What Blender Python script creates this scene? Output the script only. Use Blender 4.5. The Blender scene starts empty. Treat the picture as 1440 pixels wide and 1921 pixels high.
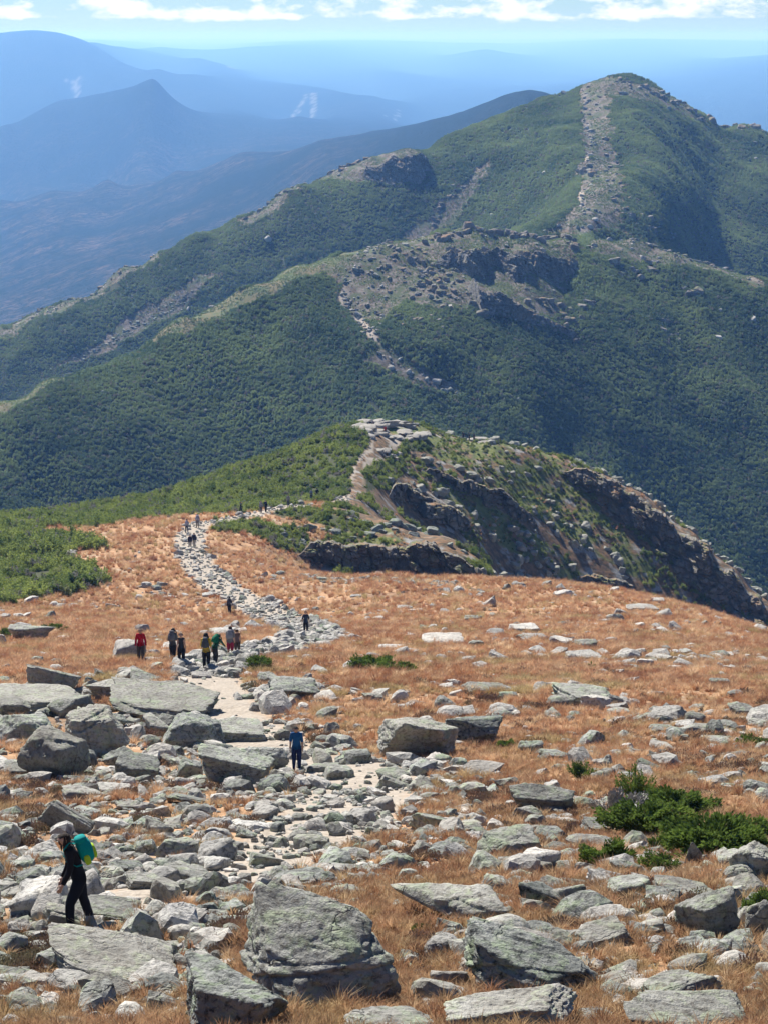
import bpy, bmesh, math, random
import numpy as np
from mathutils import Vector, Matrix, Euler

# ---------------------------------------------------------------- camera, world, sun, exposure
scene = bpy.context.scene
COL = scene.collection
F_PX, CU, CV, EYE_ROW = 4100.0, 720.0, 960.5, 66.0        # focal length and centre in photo pixels
PITCH = math.atan((CV - EYE_ROW) / F_PX)

cam_data = bpy.data.cameras.new('camera')
cam_data.sensor_fit = 'VERTICAL'
cam_data.sensor_height = 24.0
cam_data.lens = 24.0 * F_PX / 1921.0
cam_data.clip_start = 0.5
cam_data.clip_end = 400000.0
cam = bpy.data.objects.new('camera', cam_data)
COL.objects.link(cam)
cam.location = (0, 0, 0)
cam.rotation_euler = (math.pi / 2 - PITCH, 0, 0)
scene.camera = cam

SUN_EL, SUN_AZ = math.radians(43.0), math.radians(-26.0)   # azimuth from +Y, negative = left of the view
SUN_DIR = Vector((math.sin(SUN_AZ) * math.cos(SUN_EL), math.cos(SUN_AZ) * math.cos(SUN_EL), math.sin(SUN_EL)))
sun_data = bpy.data.lights.new('sun', 'SUN')
sun_data.energy = 5.0
sun_data.angle = math.radians(0.53)
sun_data.color = (1.0, 0.955, 0.89)
sun = bpy.data.objects.new('sun', sun_data)
COL.objects.link(sun)
sun.rotation_euler = SUN_DIR.to_track_quat('Z', 'Y').to_euler()

world = bpy.data.worlds.new('World')
scene.world = world
world.use_nodes = True
wn, wl = world.node_tree.nodes, world.node_tree.links
wn.clear()
w_out = wn.new('ShaderNodeOutputWorld')
w_bg = wn.new('ShaderNodeBackground')
w_bg.inputs['Strength'].default_value = 0.05
w_sky = wn.new('ShaderNodeTexSky')
w_sky.sky_type = 'NISHITA'
w_sky.sun_disc = False
w_sky.sun_elevation = SUN_EL
w_sky.sun_rotation = SUN_AZ
w_sky.altitude = 1600
w_sky.air_density = 1.0
w_sky.dust_density = 0.15
w_sky.ozone_density = 2.5
w_tc = wn.new('ShaderNodeTexCoord')
w_sep = wn.new('ShaderNodeSeparateXYZ')
wl.new(w_tc.outputs['Generated'], w_sep.inputs[0])
# a low bank of fair-weather cumulus round the horizon, thinning out upwards
w_map = wn.new('ShaderNodeMapping')
w_map.inputs['Scale'].default_value = (1.0, 1.0, 2.3)
w_map.inputs['Location'].default_value = (0.31, 0.0, 0.02)
wl.new(w_tc.outputs['Generated'], w_map.inputs[0])
w_n = wn.new('ShaderNodeTexNoise')
w_n.inputs['Scale'].default_value = 42.0
w_n.inputs['Detail'].default_value = 9.0
w_n.inputs['Roughness'].default_value = 0.62
wl.new(w_map.outputs[0], w_n.inputs['Vector'])
w_band = wn.new('ShaderNodeValToRGB')
cr = w_band.color_ramp
for p_, v_ in ((0.0, 0.0), (0.0042, 0.0), (0.0056, 0.66), (0.0078, 0.98), (0.0110, 0.86), (0.016, 0.72), (0.05, 0.3), (0.2, 0.0)):
    if p_ in (0.0,):
        cr.elements[0].position, cr.elements[0].color = 0.0, (0, 0, 0, 1)
    else:
        e_ = cr.elements.new(p_); e_.color = (v_, v_, v_, 1)
cr.elements[-1].color = (0, 0, 0, 1)
wl.new(w_sep.outputs['Z'], w_band.inputs[0])
w_add = wn.new('ShaderNodeMath'); w_add.operation = 'MULTIPLY_ADD'
wl.new(w_band.outputs[0], w_add.inputs[0]); w_add.inputs[1].default_value = 0.30
wl.new(w_n.outputs['Fac'], w_add.inputs[2])
w_th = wn.new('ShaderNodeMapRange')
w_th.inputs['From Min'].default_value = 0.705
w_th.inputs['From Max'].default_value = 0.83
wl.new(w_add.outputs[0], w_th.inputs['Value'])
w_mix = wn.new('ShaderNodeMix'); w_mix.data_type = 'RGBA'
w_mix.inputs[7].default_value = (12.0, 12.3, 12.8, 1)
wl.new(w_th.outputs[0], w_mix.inputs[0])
w_wb = wn.new('ShaderNodeMix'); w_wb.data_type = 'RGBA'; w_wb.blend_type = 'MULTIPLY'
w_wb.inputs[0].default_value = 1.0
w_wb.inputs[7].default_value = (0.60, 0.80, 1.05, 1)
wl.new(w_sky.outputs[0], w_wb.inputs[6])
wl.new(w_wb.outputs[2], w_mix.inputs[6])
wl.new(w_mix.outputs[2], w_bg.inputs['Color'])
wl.new(w_bg.outputs[0], w_out.inputs['Surface'])

vs = scene.view_settings
vs.view_transform = 'Standard'
vs.look = 'None'
vs.exposure = 0.93
vs.gamma = 1.0
vs.use_curve_mapping = False
scene.render.film_transparent = False
cy = scene.cycles
cy.use_denoising = True
cy.use_adaptive_sampling = False
cy.max_bounces = 5
cy.diffuse_bounces = 2
cy.glossy_bounces = 2
cy.transmission_bounces = 2
cy.transparent_max_bounces = 4
cy.volume_bounces = 1
try:
    cy.denoiser = 'OPENIMAGEDENOISE'
    cy.denoising_input_passes = 'RGB_ALBEDO_NORMAL'
except Exception:
    pass

rng = np.random.default_rng(7)
random.seed(7)

# ---------------------------------------------------------------- pixels to directions
CP, SP = math.cos(PITCH), math.sin(PITCH)

def uv_ae(u, v):
    """photo pixel -> (x/y, z/y) of the direction it looks along"""
    x = (np.asarray(u, float) - CU) / F_PX
    up = (CV - np.asarray(v, float)) / F_PX
    dy = CP + up * SP
    return x / dy, (-SP + up * CP) / dy

def project(x, y, z):
    """world point -> photo pixel"""
    fwd = y * CP - z * SP
    up = y * SP + z * CP
    return CU + F_PX * x / fwd, CV - F_PX * up / fwd

# ---------------------------------------------------------------- noise
def _hash(ix, iy, iz, seed):
    h = (ix * 374761393 + iy * 668265263 + iz * 2147483647 + seed * 974634777) & 0xFFFFFFFF
    h = ((h ^ (h >> 13)) * 1274126177) & 0xFFFFFFFF
    h = ((h ^ (h >> 16)) * 2246822519) & 0xFFFFFFFF
    return ((h ^ (h >> 15)) & 0xFFFFFF) / float(0xFFFFFF)

def vnoise(p, seed=0):
    """value noise in -1..1, p: (n,3)"""
    p = np.asarray(p, float)
    i = np.floor(p).astype(np.int64)
    f = p - i
    f = f * f * f * (f * (f * 6 - 15) + 10)
    r = 0.0
    for dx in (0, 1):
        wx = f[:, 0] if dx else 1 - f[:, 0]
        for dy in (0, 1):
            wy = f[:, 1] if dy else 1 - f[:, 1]
            for dz in (0, 1):
                wz = f[:, 2] if dz else 1 - f[:, 2]
                r = r + wx * wy * wz * _hash(i[:, 0] + dx, i[:, 1] + dy, i[:, 2] + dz, seed)
    return r * 2 - 1

def fbm(p, octaves=4, seed=0, gain=0.5):
    r, a, s = 0.0, 1.0, 0.0
    p = np.asarray(p, float)
    for k in range(octaves):
        r = r + a * vnoise(p * (2.03 ** k) + 17.3 * k, seed + k)
        s += a
        a *= gain
    return r / s

def fbm2(x, y, scale, octaves=4, seed=0, gain=0.5):
    x, y = np.broadcast_arrays(np.asarray(x, float), np.asarray(y, float))
    p = np.stack([x.ravel() / scale, y.ravel() / scale, np.full(x.size, 0.37)], 1)
    return fbm(p, octaves, seed, gain).reshape(x.shape)

def sstep(a, b, x):
    t = np.clip((x - a) / (b - a), 0, 1)
    return t * t * (3 - 2 * t)

# ---------------------------------------------------------------- material helpers
class NT:
    """tiny wrapper for building node trees"""
    def __init__(self, name):
        self.m = bpy.data.materials.new(name)
        self.m.use_nodes = True
        self.t = self.m.node_tree
        self.n, self.l = self.t.nodes, self.t.links
        self.n.clear()
        self.out = self.n.new('ShaderNodeOutputMaterial')
        self.b = self.n.new('ShaderNodeBsdfPrincipled')
        self.l.new(self.b.outputs[0], self.out.inputs['Surface'])
        self.b.inputs['Roughness'].default_value = 0.9
        try:
            self.b.inputs['Specular IOR Level'].default_value = 0.15
        except KeyError:
            pass
    def node(self, t, **kw):
        n = self.n.new(t)
        for k, v in kw.items():
            setattr(n, k, v)
        return n
    def put(self, sock, val):
        if isinstance(val, bpy.types.NodeSocket):
            self.l.new(val, sock)
        elif isinstance(val, (tuple, list)) and len(val) == 3 and sock.type == 'RGBA':
            sock.default_value = (*val, 1)
        else:
            sock.default_value = val
    def pos(self):
        return self.node('ShaderNodeNewGeometry').outputs['Position']
    def noise(self, scale, detail=4, rough=0.55, vec=None, dist=0.0):
        n = self.node('ShaderNodeTexNoise')
        n.inputs['Scale'].default_value = scale
        n.inputs['Detail'].default_value = detail
        n.inputs['Roughness'].default_value = rough
        n.inputs['Distortion'].default_value = dist
        self.l.new(vec if vec is not None else self.pos(), n.inputs['Vector'])
        return n.outputs['Fac']
    def voro(self, scale, feature='DISTANCE_TO_EDGE', vec=None):
        n = self.node('ShaderNodeTexVoronoi', feature=feature)
        n.inputs['Scale'].default_value = scale
        self.l.new(vec if vec is not None else self.pos(), n.inputs['Vector'])
        return n.outputs[0]
    def ramp(self, fac, a, b, lo=0.0, hi=1.0):
        n = self.node('ShaderNodeMapRange')
        n.inputs['From Min'].default_value = a
        n.inputs['From Max'].default_value = b
        n.inputs['To Min'].default_value = lo
        n.inputs['To Max'].default_value = hi
        self.l.new(fac, n.inputs['Value'])
        return n.outputs[0]
    def mix(self, fac, a, b, blend='MIX'):
        n = self.node('ShaderNodeMix', data_type='RGBA', blend_type=blend)
        self.put(n.inputs[0], fac); self.put(n.inputs[6], a); self.put(n.inputs[7], b)
        return n.outputs[2]
    def math(self, op, a, b=0.0, c=0.0):
        n = self.node('ShaderNodeMath', operation=op)
        self.put(n.inputs[0], a); self.put(n.inputs[1], b); self.put(n.inputs[2], c)
        return n.outputs[0]
    def attr(self, name):
        n = self.node('ShaderNodeAttribute'); n.attribute_name = name
        return n.outputs['Fac']
    def random(self):
        return self.node('ShaderNodeObjectInfo').outputs['Random']
    def bump(self, height, strength=0.5, dist=0.05):
        n = self.node('ShaderNodeBump')
        n.inputs['Strength'].default_value = strength
        n.inputs['Distance'].default_value = dist
        self.l.new(height, n.inputs['Height'])
        self.l.new(n.outputs[0], self.b.inputs['Normal'])
    def colour(self, c):
        self.put(self.b.inputs['Base Color'], c)

def plain(name, col, rough=0.8, spec=0.2, var=0.25, scale=9.0):
    """one-colour stuff with a little mottling so that it never reads as flat"""
    t = NT(name)
    dark = tuple(c * (1 - var) for c in col)
    t.colour(t.mix(t.noise(scale, 3), dark, col))
    t.b.inputs['Roughness'].default_value = rough
    t.b.inputs['Specular IOR Level'].default_value = spec
    return t.m

def tag(o, label=None, category=None, group=None, kind=None):
    if label: o['label'] = label
    if category: o['category'] = category
    if group: o['group'] = group
    if kind: o['kind'] = kind
    return o

def link(name, me, mat=None, parent=None):
    o = bpy.data.objects.new(name, me)
    COL.objects.link(o)
    if mat is not None and len(me.materials) == 0:
        me.materials.append(mat)
    if parent is not None:
        o.parent = parent
    return o

def empty(name, loc=(0, 0, 0), rot=(0, 0, 0)):
    o = bpy.data.objects.new(name, None)
    COL.objects.link(o)
    o.location, o.rotation_euler = loc, rot
    return o

def mesh_np(name, verts, faces, smooth=True):
    """faces: (n,3) or (n,4) array"""
    faces = np.asarray(faces, np.int32)
    me = bpy.data.meshes.new(name)
    n, k = faces.shape
    me.vertices.add(len(verts))
    me.vertices.foreach_set('co', np.asarray(verts, np.float32).ravel())
    me.loops.add(n * k)
    me.loops.foreach_set('vertex_index', faces.ravel())
    me.polygons.add(n)
    me.polygons.foreach_set('loop_start', np.arange(n, dtype=np.int32) * k)
    me.polygons.foreach_set('use_smooth', np.full(n, smooth))
    me.update(calc_edges=True)
    return me

def instancer(name, pts, rots, scales, index, protos, label=None, category=None):
    """ONE stuff object: prototypes set on points by geometry nodes"""
    me = bpy.data.meshes.new(name)
    me.vertices.add(len(pts))
    me.vertices.foreach_set('co', np.asarray(pts, np.float32).ravel())
    a = me.attributes.new('rot', 'FLOAT_VECTOR', 'POINT'); a.data.foreach_set('vector', np.asarray(rots, np.float32).ravel())
    a = me.attributes.new('siz', 'FLOAT_VECTOR', 'POINT'); a.data.foreach_set('vector', np.asarray(scales, np.float32).ravel())
    a = me.attributes.new('idx', 'INT', 'POINT'); a.data.foreach_set('value', np.asarray(index, np.int32))
    o = link(name, me)
    pc = bpy.data.collections.new(name + '_kinds')
    for p in protos:
        pc.objects.link(p)
    g = bpy.data.node_groups.new(name, 'GeometryNodeTree')
    g.interface.new_socket('Geometry', in_out='INPUT', socket_type='NodeSocketGeometry')
    g.interface.new_socket('Geometry', in_out='OUTPUT', socket_type='NodeSocketGeometry')
    gi, go = g.nodes.new('NodeGroupInput'), g.nodes.new('NodeGroupOutput')
    ip = g.nodes.new('GeometryNodeInstanceOnPoints')
    ci = g.nodes.new('GeometryNodeCollectionInfo')
    ci.inputs['Collection'].default_value = pc
    ci.inputs['Separate Children'].default_value = True
    ci.inputs['Reset Children'].default_value = True
    def na(nm, ty):
        n = g.nodes.new('GeometryNodeInputNamedAttribute'); n.data_type = ty; n.inputs['Name'].default_value = nm
        return n.outputs[0]
    g.links.new(gi.outputs[0], ip.inputs['Points'])
    g.links.new(ci.outputs[0], ip.inputs['Instance'])
    ip.inputs['Pick Instance'].default_value = True
    g.links.new(na('idx', 'INT'), ip.inputs['Instance Index'])
    g.links.new(na('rot', 'FLOAT_VECTOR'), ip.inputs['Rotation'])
    g.links.new(na('siz', 'FLOAT_VECTOR'), ip.inputs['Scale'])
    g.links.new(ip.outputs[0], go.inputs[0])
    md = o.modifiers.new('scatter', 'NODES'); md.node_group = g
    return tag(o, label, category, kind='stuff')
# ---------------------------------------------------------------- terrain heights
# control points: photo pixel (u, v) and the ground distance along the view (metres); hidden ones shape the hollows
NEAR = [
 # bottom of the frame and the summit slope
 (-150,1905,25),(200,1900,25),(720,1895,25),(1200,1890,25),(1590,1880,25),
 (-150,1738,33),(170,1724,33),(480,1718,33),(800,1712,33),(1200,1702,33),(1590,1690,33),
 (-150,1598,45),(200,1592,45),(600,1588,45),(1000,1580,45),(1300,1574,45),(1590,1566,45),
 (-150,1452,66),(200,1448,66),(557,1446,66),(900,1440,66),(1300,1430,66),(1590,1425,66),
 (-150,1340,84),(200,1338,84),(500,1336,84),(900,1332,84),(1300,1326,84),(1590,1330,84),
 (-150,1262,98),(100,1262,98),(390,1258,98),(720,1262,98),(1000,1264,98),(1300,1268,98),(1590,1280,98),
 (-150,1222,120),(100,1220,120),(390,1220,120),(720,1222,120),(1000,1222,120),(1300,1230,120),(1590,1262,118),
 (-150,1182,150),(100,1182,150),(390,1186,150),(600,1187,150),(800,1184,150),(1000,1184,150),(1300,1197,150),(1590,1250,148),
 (-150,1135,193),(100,1140,193),(300,1150,193),(431,1153,193),(600,1140,193),(800,1128,193),(1000,1130,190),(1200,1140,185),(1330,1160,180),(1440,1190,178),(1590,1245,172),
 (-150,1070,232),(0,1066,232),(200,1050,232),(360,1034,238),(480,1060,232),(600,1077,232),(740,1080,230),(870,1086,225),(1000,1092,220),(1100,1100,215),(1200,1116,208),(1300,1142,200),(1440,1187,190),(1590,1243,182),
 # behind the edge of the field
 (600,1110,252),(740,1128,252),(870,1140,255),(1000,1165,258),(1100,1195,258),(1200,1235,252),(1300,1270,250),(1440,1340,250),(1590,1420,250),
 # left: path to the scrub
 (-150,1035,250),(0,1018,252),(150,1000,258),(300,988,262),(370,985,265),(440,975,272),(495,962,288),(590,948,302),
 (-150,990,300),(0,975,300),(200,958,305),(350,950,306),
 # ledge on the near side of the knob
 (520,955,285),(640,966,277),(740,985,275),(830,1006,274),(900,1045,272),(640,1078,258),(740,1098,260),(830,1108,260),(540,1010,262),
 # knob: the path climbs its near side, the scrub lies to the left
 (668,926,310),(670,882,330),(692,858,345),(716,835,360),(728,812,375),(780,797,385),
 (640,801,376),(560,832,366),(450,876,350),(330,918,338),(200,946,328),(0,966,320),(-150,982,316),
 (560,900,330),(450,925,322),(640,900,325),(660,960,292),
 (740,1000,296),(800,1030,300),(850,1055,302),(900,1085,304),
 (745,975,322),(800,985,336),(860,1000,342),
 (760,868,362),(850,880,370),(930,890,376),
]
FARP = [
 (-200,900,2300),(300,800,2300),(720,700,2300),(1140,600,2300),(1640,700,2300),
 # wooded valley with autumn colour
 (-200,640,3300),(0,618,3300),(200,520,3500),(350,440,3800),(450,400,3900),(600,330,3700),(760,285,3500),
 (-200,385,5600),(0,377,5600),(100,356,5500),(200,337,5400),(330,318,5200),(450,288,4900),(600,265,4500),(760,240,4000),(870,215,3600),(960,187,3300),(985,182,3250),(1030,196,3250),(1140,250,3200),(1440,330,3200),(1640,330,3200),
 (200,420,4600),(330,370,4600),(0,480,4500),
 # dip, then the pointed peak and its ridge
 (-200,440,6100),(0,430,6100),(200,390,6050),(330,350,6000),(450,300,5800),(600,290,5400),(870,260,5000),(1140,330,5000),(1440,330,5000),
 (-200,290,7200),(0,246,7200),(100,219,7200),(190,200,7150),(225,190,7100),(245,181,7070),(262,168,7055),(275,157,7050),(285,151,7050),(295,156,7050),(306,170,7055),(320,187,7065),(340,203,7080),(380,223,7100),
 (285,250,6500),(100,330,6600),(360,262,6600),(440,268,6500),
 (470,220,7900),(560,219,8000),(680,223,8000),(760,238,7900),(850,262,7800),(1000,280,7800),(1640,280,7800),
 (-200,300,8800),(0,275,8800),(300,262,8800),(560,250,9000),(800,262,9000),(1100,280,9000),(1640,290,9000),
 (-200,120,11000),(0,109,11000),(50,101,11000),(100,98,11000),(160,106,11000),(230,124,11000),(300,129,11000),(370,141,11000),(430,164,10800),(500,176,10600),(560,175,10500),(620,172,10500),(700,181,10500),(760,196,10500),(830,214,10500),(950,200,10500),(1100,190,10800),(1640,180,10800),
 (140,190,9900),(580,205,9700),
 (-200,190,13000),(300,180,13000),(700,200,12500),(1640,200,12800),
 (-200,66,16000),(0,66,16000),(90,70,16000),(140,82,16000),(172,79,16000),(250,100,16000),(290,109,16000),(370,109,15500),(430,126,15000),(480,145,14800),(560,157,14500),(650,160,14600),(740,140,15500),(850,150,15500),(1000,158,15500),(1250,150,15500),(1440,128,15500),(1640,120,15500),
 (-200,110,19000),(400,130,19000),(800,140,19000),(1200,140,19000),(1640,140,19000),
 (200,98,24000),(300,89,24000),(400,93,24000),(480,89,24000),(560,93,24000),(620,95,24000),(700,106,24000),(800,112,24000),(860,101,24000),(912,93,24000),(960,101,24000),(1050,116,24000),(1150,120,24000),(1300,112,24000),(1440,103,24000),(1640,98,24000),(-200,90,24000),
 (-200,100,30000),(400,104,30000),(900,110,30000),(1400,112,30000),(1640,112,30000),
 (0,74,38000),(200,76,38000),(500,80,38000),(760,79,38000),(900,82,38000),(1050,84,38000),(1180,76,38000),(1300,82,38000),(1440,84,38000),(1640,84,38000),(-200,76,38000),
 (-200,82,50000),(400,83,50000),(900,84,50000),(1640,84,50000),
 (-200,70,75000),(200,70,75000),(500,71,75000),(900,72,75000),(1300,72,75000),(1640,72,75000),
]

def below(u, d, z):
    """a hidden point given by its height"""
    D = float(d)
    return (u, CV - F_PX * ((D * SP + z * CP) / (D * CP - z * SP)), D)

def face(crest, foot, slope, rows=4, back=.5):
    """points of a hillside: crest lists (u, row, distance), foot (u, row); the ground falls towards us from the crest at slope(u) degrees"""
    C, Fo = np.array(crest, float), np.array(foot, float)
    out = []
    for u in np.unique(np.concatenate([C[:, 0], np.arange(C[0, 0], C[-1, 0] + 1, 75)])):
        vc, dc = np.interp(u, C[:, 0], C[:, 1]), np.interp(u, C[:, 0], C[:, 2])
        vf = np.interp(u, Fo[:, 0], Fo[:, 1])
        zc = float(uv_ae(u, vc)[1]) * dc
        ths = math.tan(math.radians(float(np.interp(u, *np.array(slope, float).T))))
        out.append((u, vc, dc))
        for dd in (dc * .012, dc * .03, dc * .07):
            out.append(below(u, dc + dd, zc - back * dd))
        for q in range(1, rows + 1):
            v = vc + (vf - vc) * q / rows
            tn = ths * (.72 + .4 * q / rows)                     # rounded at the top, steeper below
            e = float(uv_ae(u, v)[1])
            out.append((u, v, (zc - tn * dc) / (e - tn)))
    return out

KNOB_C = [(930,822,394),(980,832,397),(1050,846,400),(1130,880,398),(1200,916,395),(1300,992,388),(1440,1117,378),(1590,1265,370)]
KNOB_F = [(930,1100),(1000,1110),(1100,1125),(1200,1140),(1300,1170),(1440,1215),(1590,1300)]
NEAR += face(KNOB_C, KNOB_F, [(930,15),(1050,19),(1300,23),(1590,27)], 3)
NEAR += [below(u, 300, z) for u, z in ((980,-92),(1100,-100),(1200,-108),(1300,-112),(1440,-118),(1590,-124))]
# saddle between the knob and the middle ridge
NEAR += [below(u, 450, z) for u, z in ((-150,-130),(0,-125),(200,-118),(450,-104),(640,-92),(780,-84),(900,-92),(1050,-104),(1200,-120),(1300,-134),(1440,-150),(1590,-165))]
NEAR += [below(u, 580, z) for u, z in ((-150,-170),(0,-162),(200,-150),(450,-130),(640,-114),(780,-104),(900,-114),(1050,-128),(1200,-145),(1300,-160),(1440,-180),(1590,-200))]
RIDGE_C = [(-150,815,785),(0,746,800),(150,676,820),(330,601,845),(480,536,866),(560,501,880),(640,477,890),(700,462,900),(790,439,915),(880,427,930),(1000,434,932),(1060,450,940),(1180,448,962),(1270,470,966),(1350,500,960),(1440,534,950),(1590,612,930)]
RIDGE_F = [(-150,985),(0,962),(200,942),(330,916),(450,872),(600,818),(720,786),(780,779),(900,816),(1050,842),(1200,910),(1300,988),(1440,1111),(1590,1255)]
NEAR += face(RIDGE_C, RIDGE_F, [(-150,22),(400,22),(600,20),(720,17),(850,17),(1000,18),(1200,19),(1590,23)], 5)
NEAR += [below(u, d, z) for u, d, z in ((-150,1000,-240),(0,1010,-225),(150,1010,-208),(330,1020,-190),(480,1030,-168),(640,1040,-140),(790,1050,-112),(900,1040,-96),(1000,1020,-90),(1110,1010,-84),(1200,1040,-96),(1300,1070,-120),(1440,1070,-150),(1590,1060,-180))]
NEAR += [(1110,424,1020),(1090,372,1110),(1105,322,1190),(1100,262,1275),(1100,202,1345),(1096,164,1400),(1140,147,1440),(1190,152,1440)]
MOUNT_C = [(-150,692,1235),(0,611,1255),(120,552,1268),(230,501,1282),(350,446,1296),(450,401,1308),(540,352,1322),(640,306,1336),(700,284,1345),(770,270,1352),(870,241,1374),(940,212,1388),(1000,186,1400)]
MOUNT_F = [(-150,825),(0,756),(150,686),(330,611),(480,546),(560,511),(640,487),(700,472),(790,449),(880,437),(1000,430)]
NEAR += face(MOUNT_C, MOUNT_F, [(-150,25),(640,25),(800,23),(900,19),(1000,15)], 4)
NEAR += face([(1240,175,1430),(1275,191,1430),(1340,232,1425),(1400,238,1422),(1440,246,1420),(1590,330,1400)], [(1240,462),(1340,500),(1440,540),(1590,620)], [(1240,10),(1340,14),(1590,20)], 4)
NEAR += [(1050,300,1240),(1050,390,1110),(1160,300,1235),(1170,390,1100)]
NEAR += [below(u, 1750, z) for u, z in ((-150,-300),(200,-260),(600,-220),(900,-180),(1140,-150),(1400,-200),(1590,-240))]
NEAR += [below(u, 2300, z) for u, z in ((-150,-480),(300,-420),(720,-380),(1140,-340),(1590,-400))]
AK = 3.5      # how far a step sideways counts against a step in log distance

def tps_fit(pts, extra=(), ak=AK, reg=.0006):
    P = np.array(pts, float)
    a, e = uv_ae(P[:, 0], P[:, 1])
    X = np.stack([a * ak, np.log(P[:, 2])], 1)
    if len(extra):
        E = np.array(extra, float)
        X = np.vstack([X, np.stack([E[:, 0] * ak, np.log(E[:, 1])], 1)])
        e = np.concatenate([e, E[:, 2] / E[:, 1]])
    n = len(X)
    d = np.sqrt(((X[:, None] - X[None]) ** 2).sum(2))
    A = np.zeros((n + 3, n + 3))
    A[:n, :n] = d ** 1.6 + np.eye(n) * -reg
    A[:n, n] = A[n, :n] = 1
    A[:n, n + 1:] = X
    A[n + 1:, :n] = X.T
    w = np.linalg.solve(A, np.concatenate([e, np.zeros(3)]))
    return X, w, ak

def tps_eval(fit, a, lnD):
    X, w, ak = fit
    n = len(X)
    q = np.stack([a.ravel() * ak, lnD.ravel()], 1).astype(np.float32)
    Xf, wf = X.astype(np.float32), w.astype(np.float64)
    out = np.empty(len(q))
    for s in range(0, len(q), 20000):
        c = q[s:s + 20000]
        d2 = (c[:, :1] - Xf[None, :, 0]) ** 2 + (c[:, 1:] - Xf[None, :, 1]) ** 2
        out[s:s + 20000] = (np.maximum(d2, 1e-12) ** 0.8) @ wf[:n] + wf[n] + c @ wf[n + 1:]
    return out.reshape(a.shape)

close = []
for aa in (-0.4, -0.2, 0.0, 0.2, 0.4):
    close += [(aa, 4, -3.3), (aa, 6, -4.4), (aa, 9, -5.8), (aa, 13, -7.4), (aa, 18, -9.3)]
NFIT = tps_fit(NEAR, close)
FFIT = tps_fit(FARP, (), 9.0, .00002)

# the fit is read once on a coarse table and then looked up
TA = np.linspace(-0.32, 0.32, 200)
TL = np.linspace(math.log(4), math.log(2300), 900)
TAB = tps_eval(NFIT, *np.meshgrid(TA, TL, indexing='ij'))

def bil(tab, ax, lx, a, l):
    fa = np.clip((a - ax[0]) / (ax[1] - ax[0]), 0, len(ax) - 1.001)
    fl = np.clip((l - lx[0]) / (lx[1] - lx[0]), 0, len(lx) - 1.001)
    ia, il = fa.astype(int), fl.astype(int)
    fa, fl = fa - ia, fl - il
    return (tab[ia, il] * (1 - fa) * (1 - fl) + tab[ia + 1, il] * fa * (1 - fl)
            + tab[ia, il + 1] * (1 - fa) * fl + tab[ia + 1, il + 1] * fa * fl)

def height0(x, y):
    x, y = np.asarray(x, float), np.maximum(np.asarray(y, float), 4.0)
    return bil(TAB, TA, TL, x / y, np.log(y)) * y

def rough(x, y):
    """relief on top of the fit"""
    D = np.maximum(y, 4.0)
    near = 1 - sstep(215, 300, D)
    mid = sstep(230, 300, D) * (1 - sstep(520, 620, D))
    far = sstep(520, 640, D)
    r = near * (0.22 * fbm2(x, y, 5.5, 3, 11) + 0.08 * fbm2(x, y, 1.3, 2, 12) * (1 - sstep(60, 120, D)))
    r = r + mid * 1.1 * fbm2(x, y, 16.0, 4, 13)
    f = fbm2(x, y, 60.0, 4, 14)
    ridged = 1 - np.abs(fbm2(x * 1.0 + 0.35 * y, y * 0.45, 38.0, 3, 15)) * 2
    r = r + far * (3.4 * f + 4.2 * (ridged - .5))
    return r

def height(x, y):
    return height0(x, y) + rough(np.asarray(x, float), np.asarray(y, float))

# ---------------------------------------------------------------- terrain mesh (one sheet in bands that share edges)
GA = np.concatenate([np.linspace(-.75, -.235, 44, endpoint=False), np.linspace(-.235, .235, 390), np.linspace(.235, .75, 45)[1:]])
NA = len(GA)
GL = np.concatenate([np.linspace(math.log(a_), math.log(b_), n_, endpoint=False) for a_, b_, n_ in
    ((4, 24, 60), (24, 246, 420), (246, 290, 60), (290, 410, 200), (410, 640, 40), (640, 975, 230), (975, 1180, 40), (1180, 1450, 170), (1450, 2250, 20))] + [[math.log(2250)]])
NL = len(GL)
MA, ML = np.meshgrid(GA, GL, indexing='ij')
GY = np.exp(ML)
GX = MA * GY
GZ = height(GX, GY)
GU, GV = project(GX, GY, GZ)

GE = GZ / GY
def hit(u, v, dmin=5.0, dmax=2200.0):
    """first terrain point seen in photo pixel (u, v) between two distances"""
    a, e = uv_ae(u, v)
    fa = float(np.clip(np.interp(a, GA, np.arange(NA)), 0, NA - 1.001))
    ia = int(fa); fa -= ia
    prof = GE[ia] * (1 - fa) + GE[ia + 1] * fa
    k0, k1 = np.searchsorted(GL, math.log(dmin)), np.searchsorted(GL, math.log(dmax))
    ok = np.nonzero(prof[k0:k1] >= e)[0]
    if len(ok) == 0:
        k = k0 + int(np.argmax(prof[k0:k1]))
        D = math.exp(GL[k]); 
        return Vector((a * D, D, prof[k] * D))
    k = k0 + int(ok[0])
    if k > k0:
        t = (e - prof[k - 1]) / max(prof[k] - prof[k - 1], 1e-9)
        D = math.exp(GL[k - 1] + t * (GL[k] - GL[k - 1]))
    else:
        D = math.exp(GL[k])
    D = min(max(D, dmin), dmax)
    x = a * D
    return Vector((x, D, float(height(np.array([x]), np.array([D]))[0])))

# visibility of terrain from the camera, for thinning what nobody sees
GVIS = GE >= np.maximum.accumulate(np.concatenate([np.full((NA, 1), -9.0), GE[:, :-1]], 1), axis=1) - 0.004
def seen(x, y, slack=0.0):
    a, l = np.asarray(x) / y, np.log(y)
    ia = np.clip(np.rint(np.interp(a, GA, np.arange(NA))).astype(int), 0, NA - 1)
    il = np.clip(np.searchsorted(GL, l), 0, NL - 1)
    return GVIS[ia, il]
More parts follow.
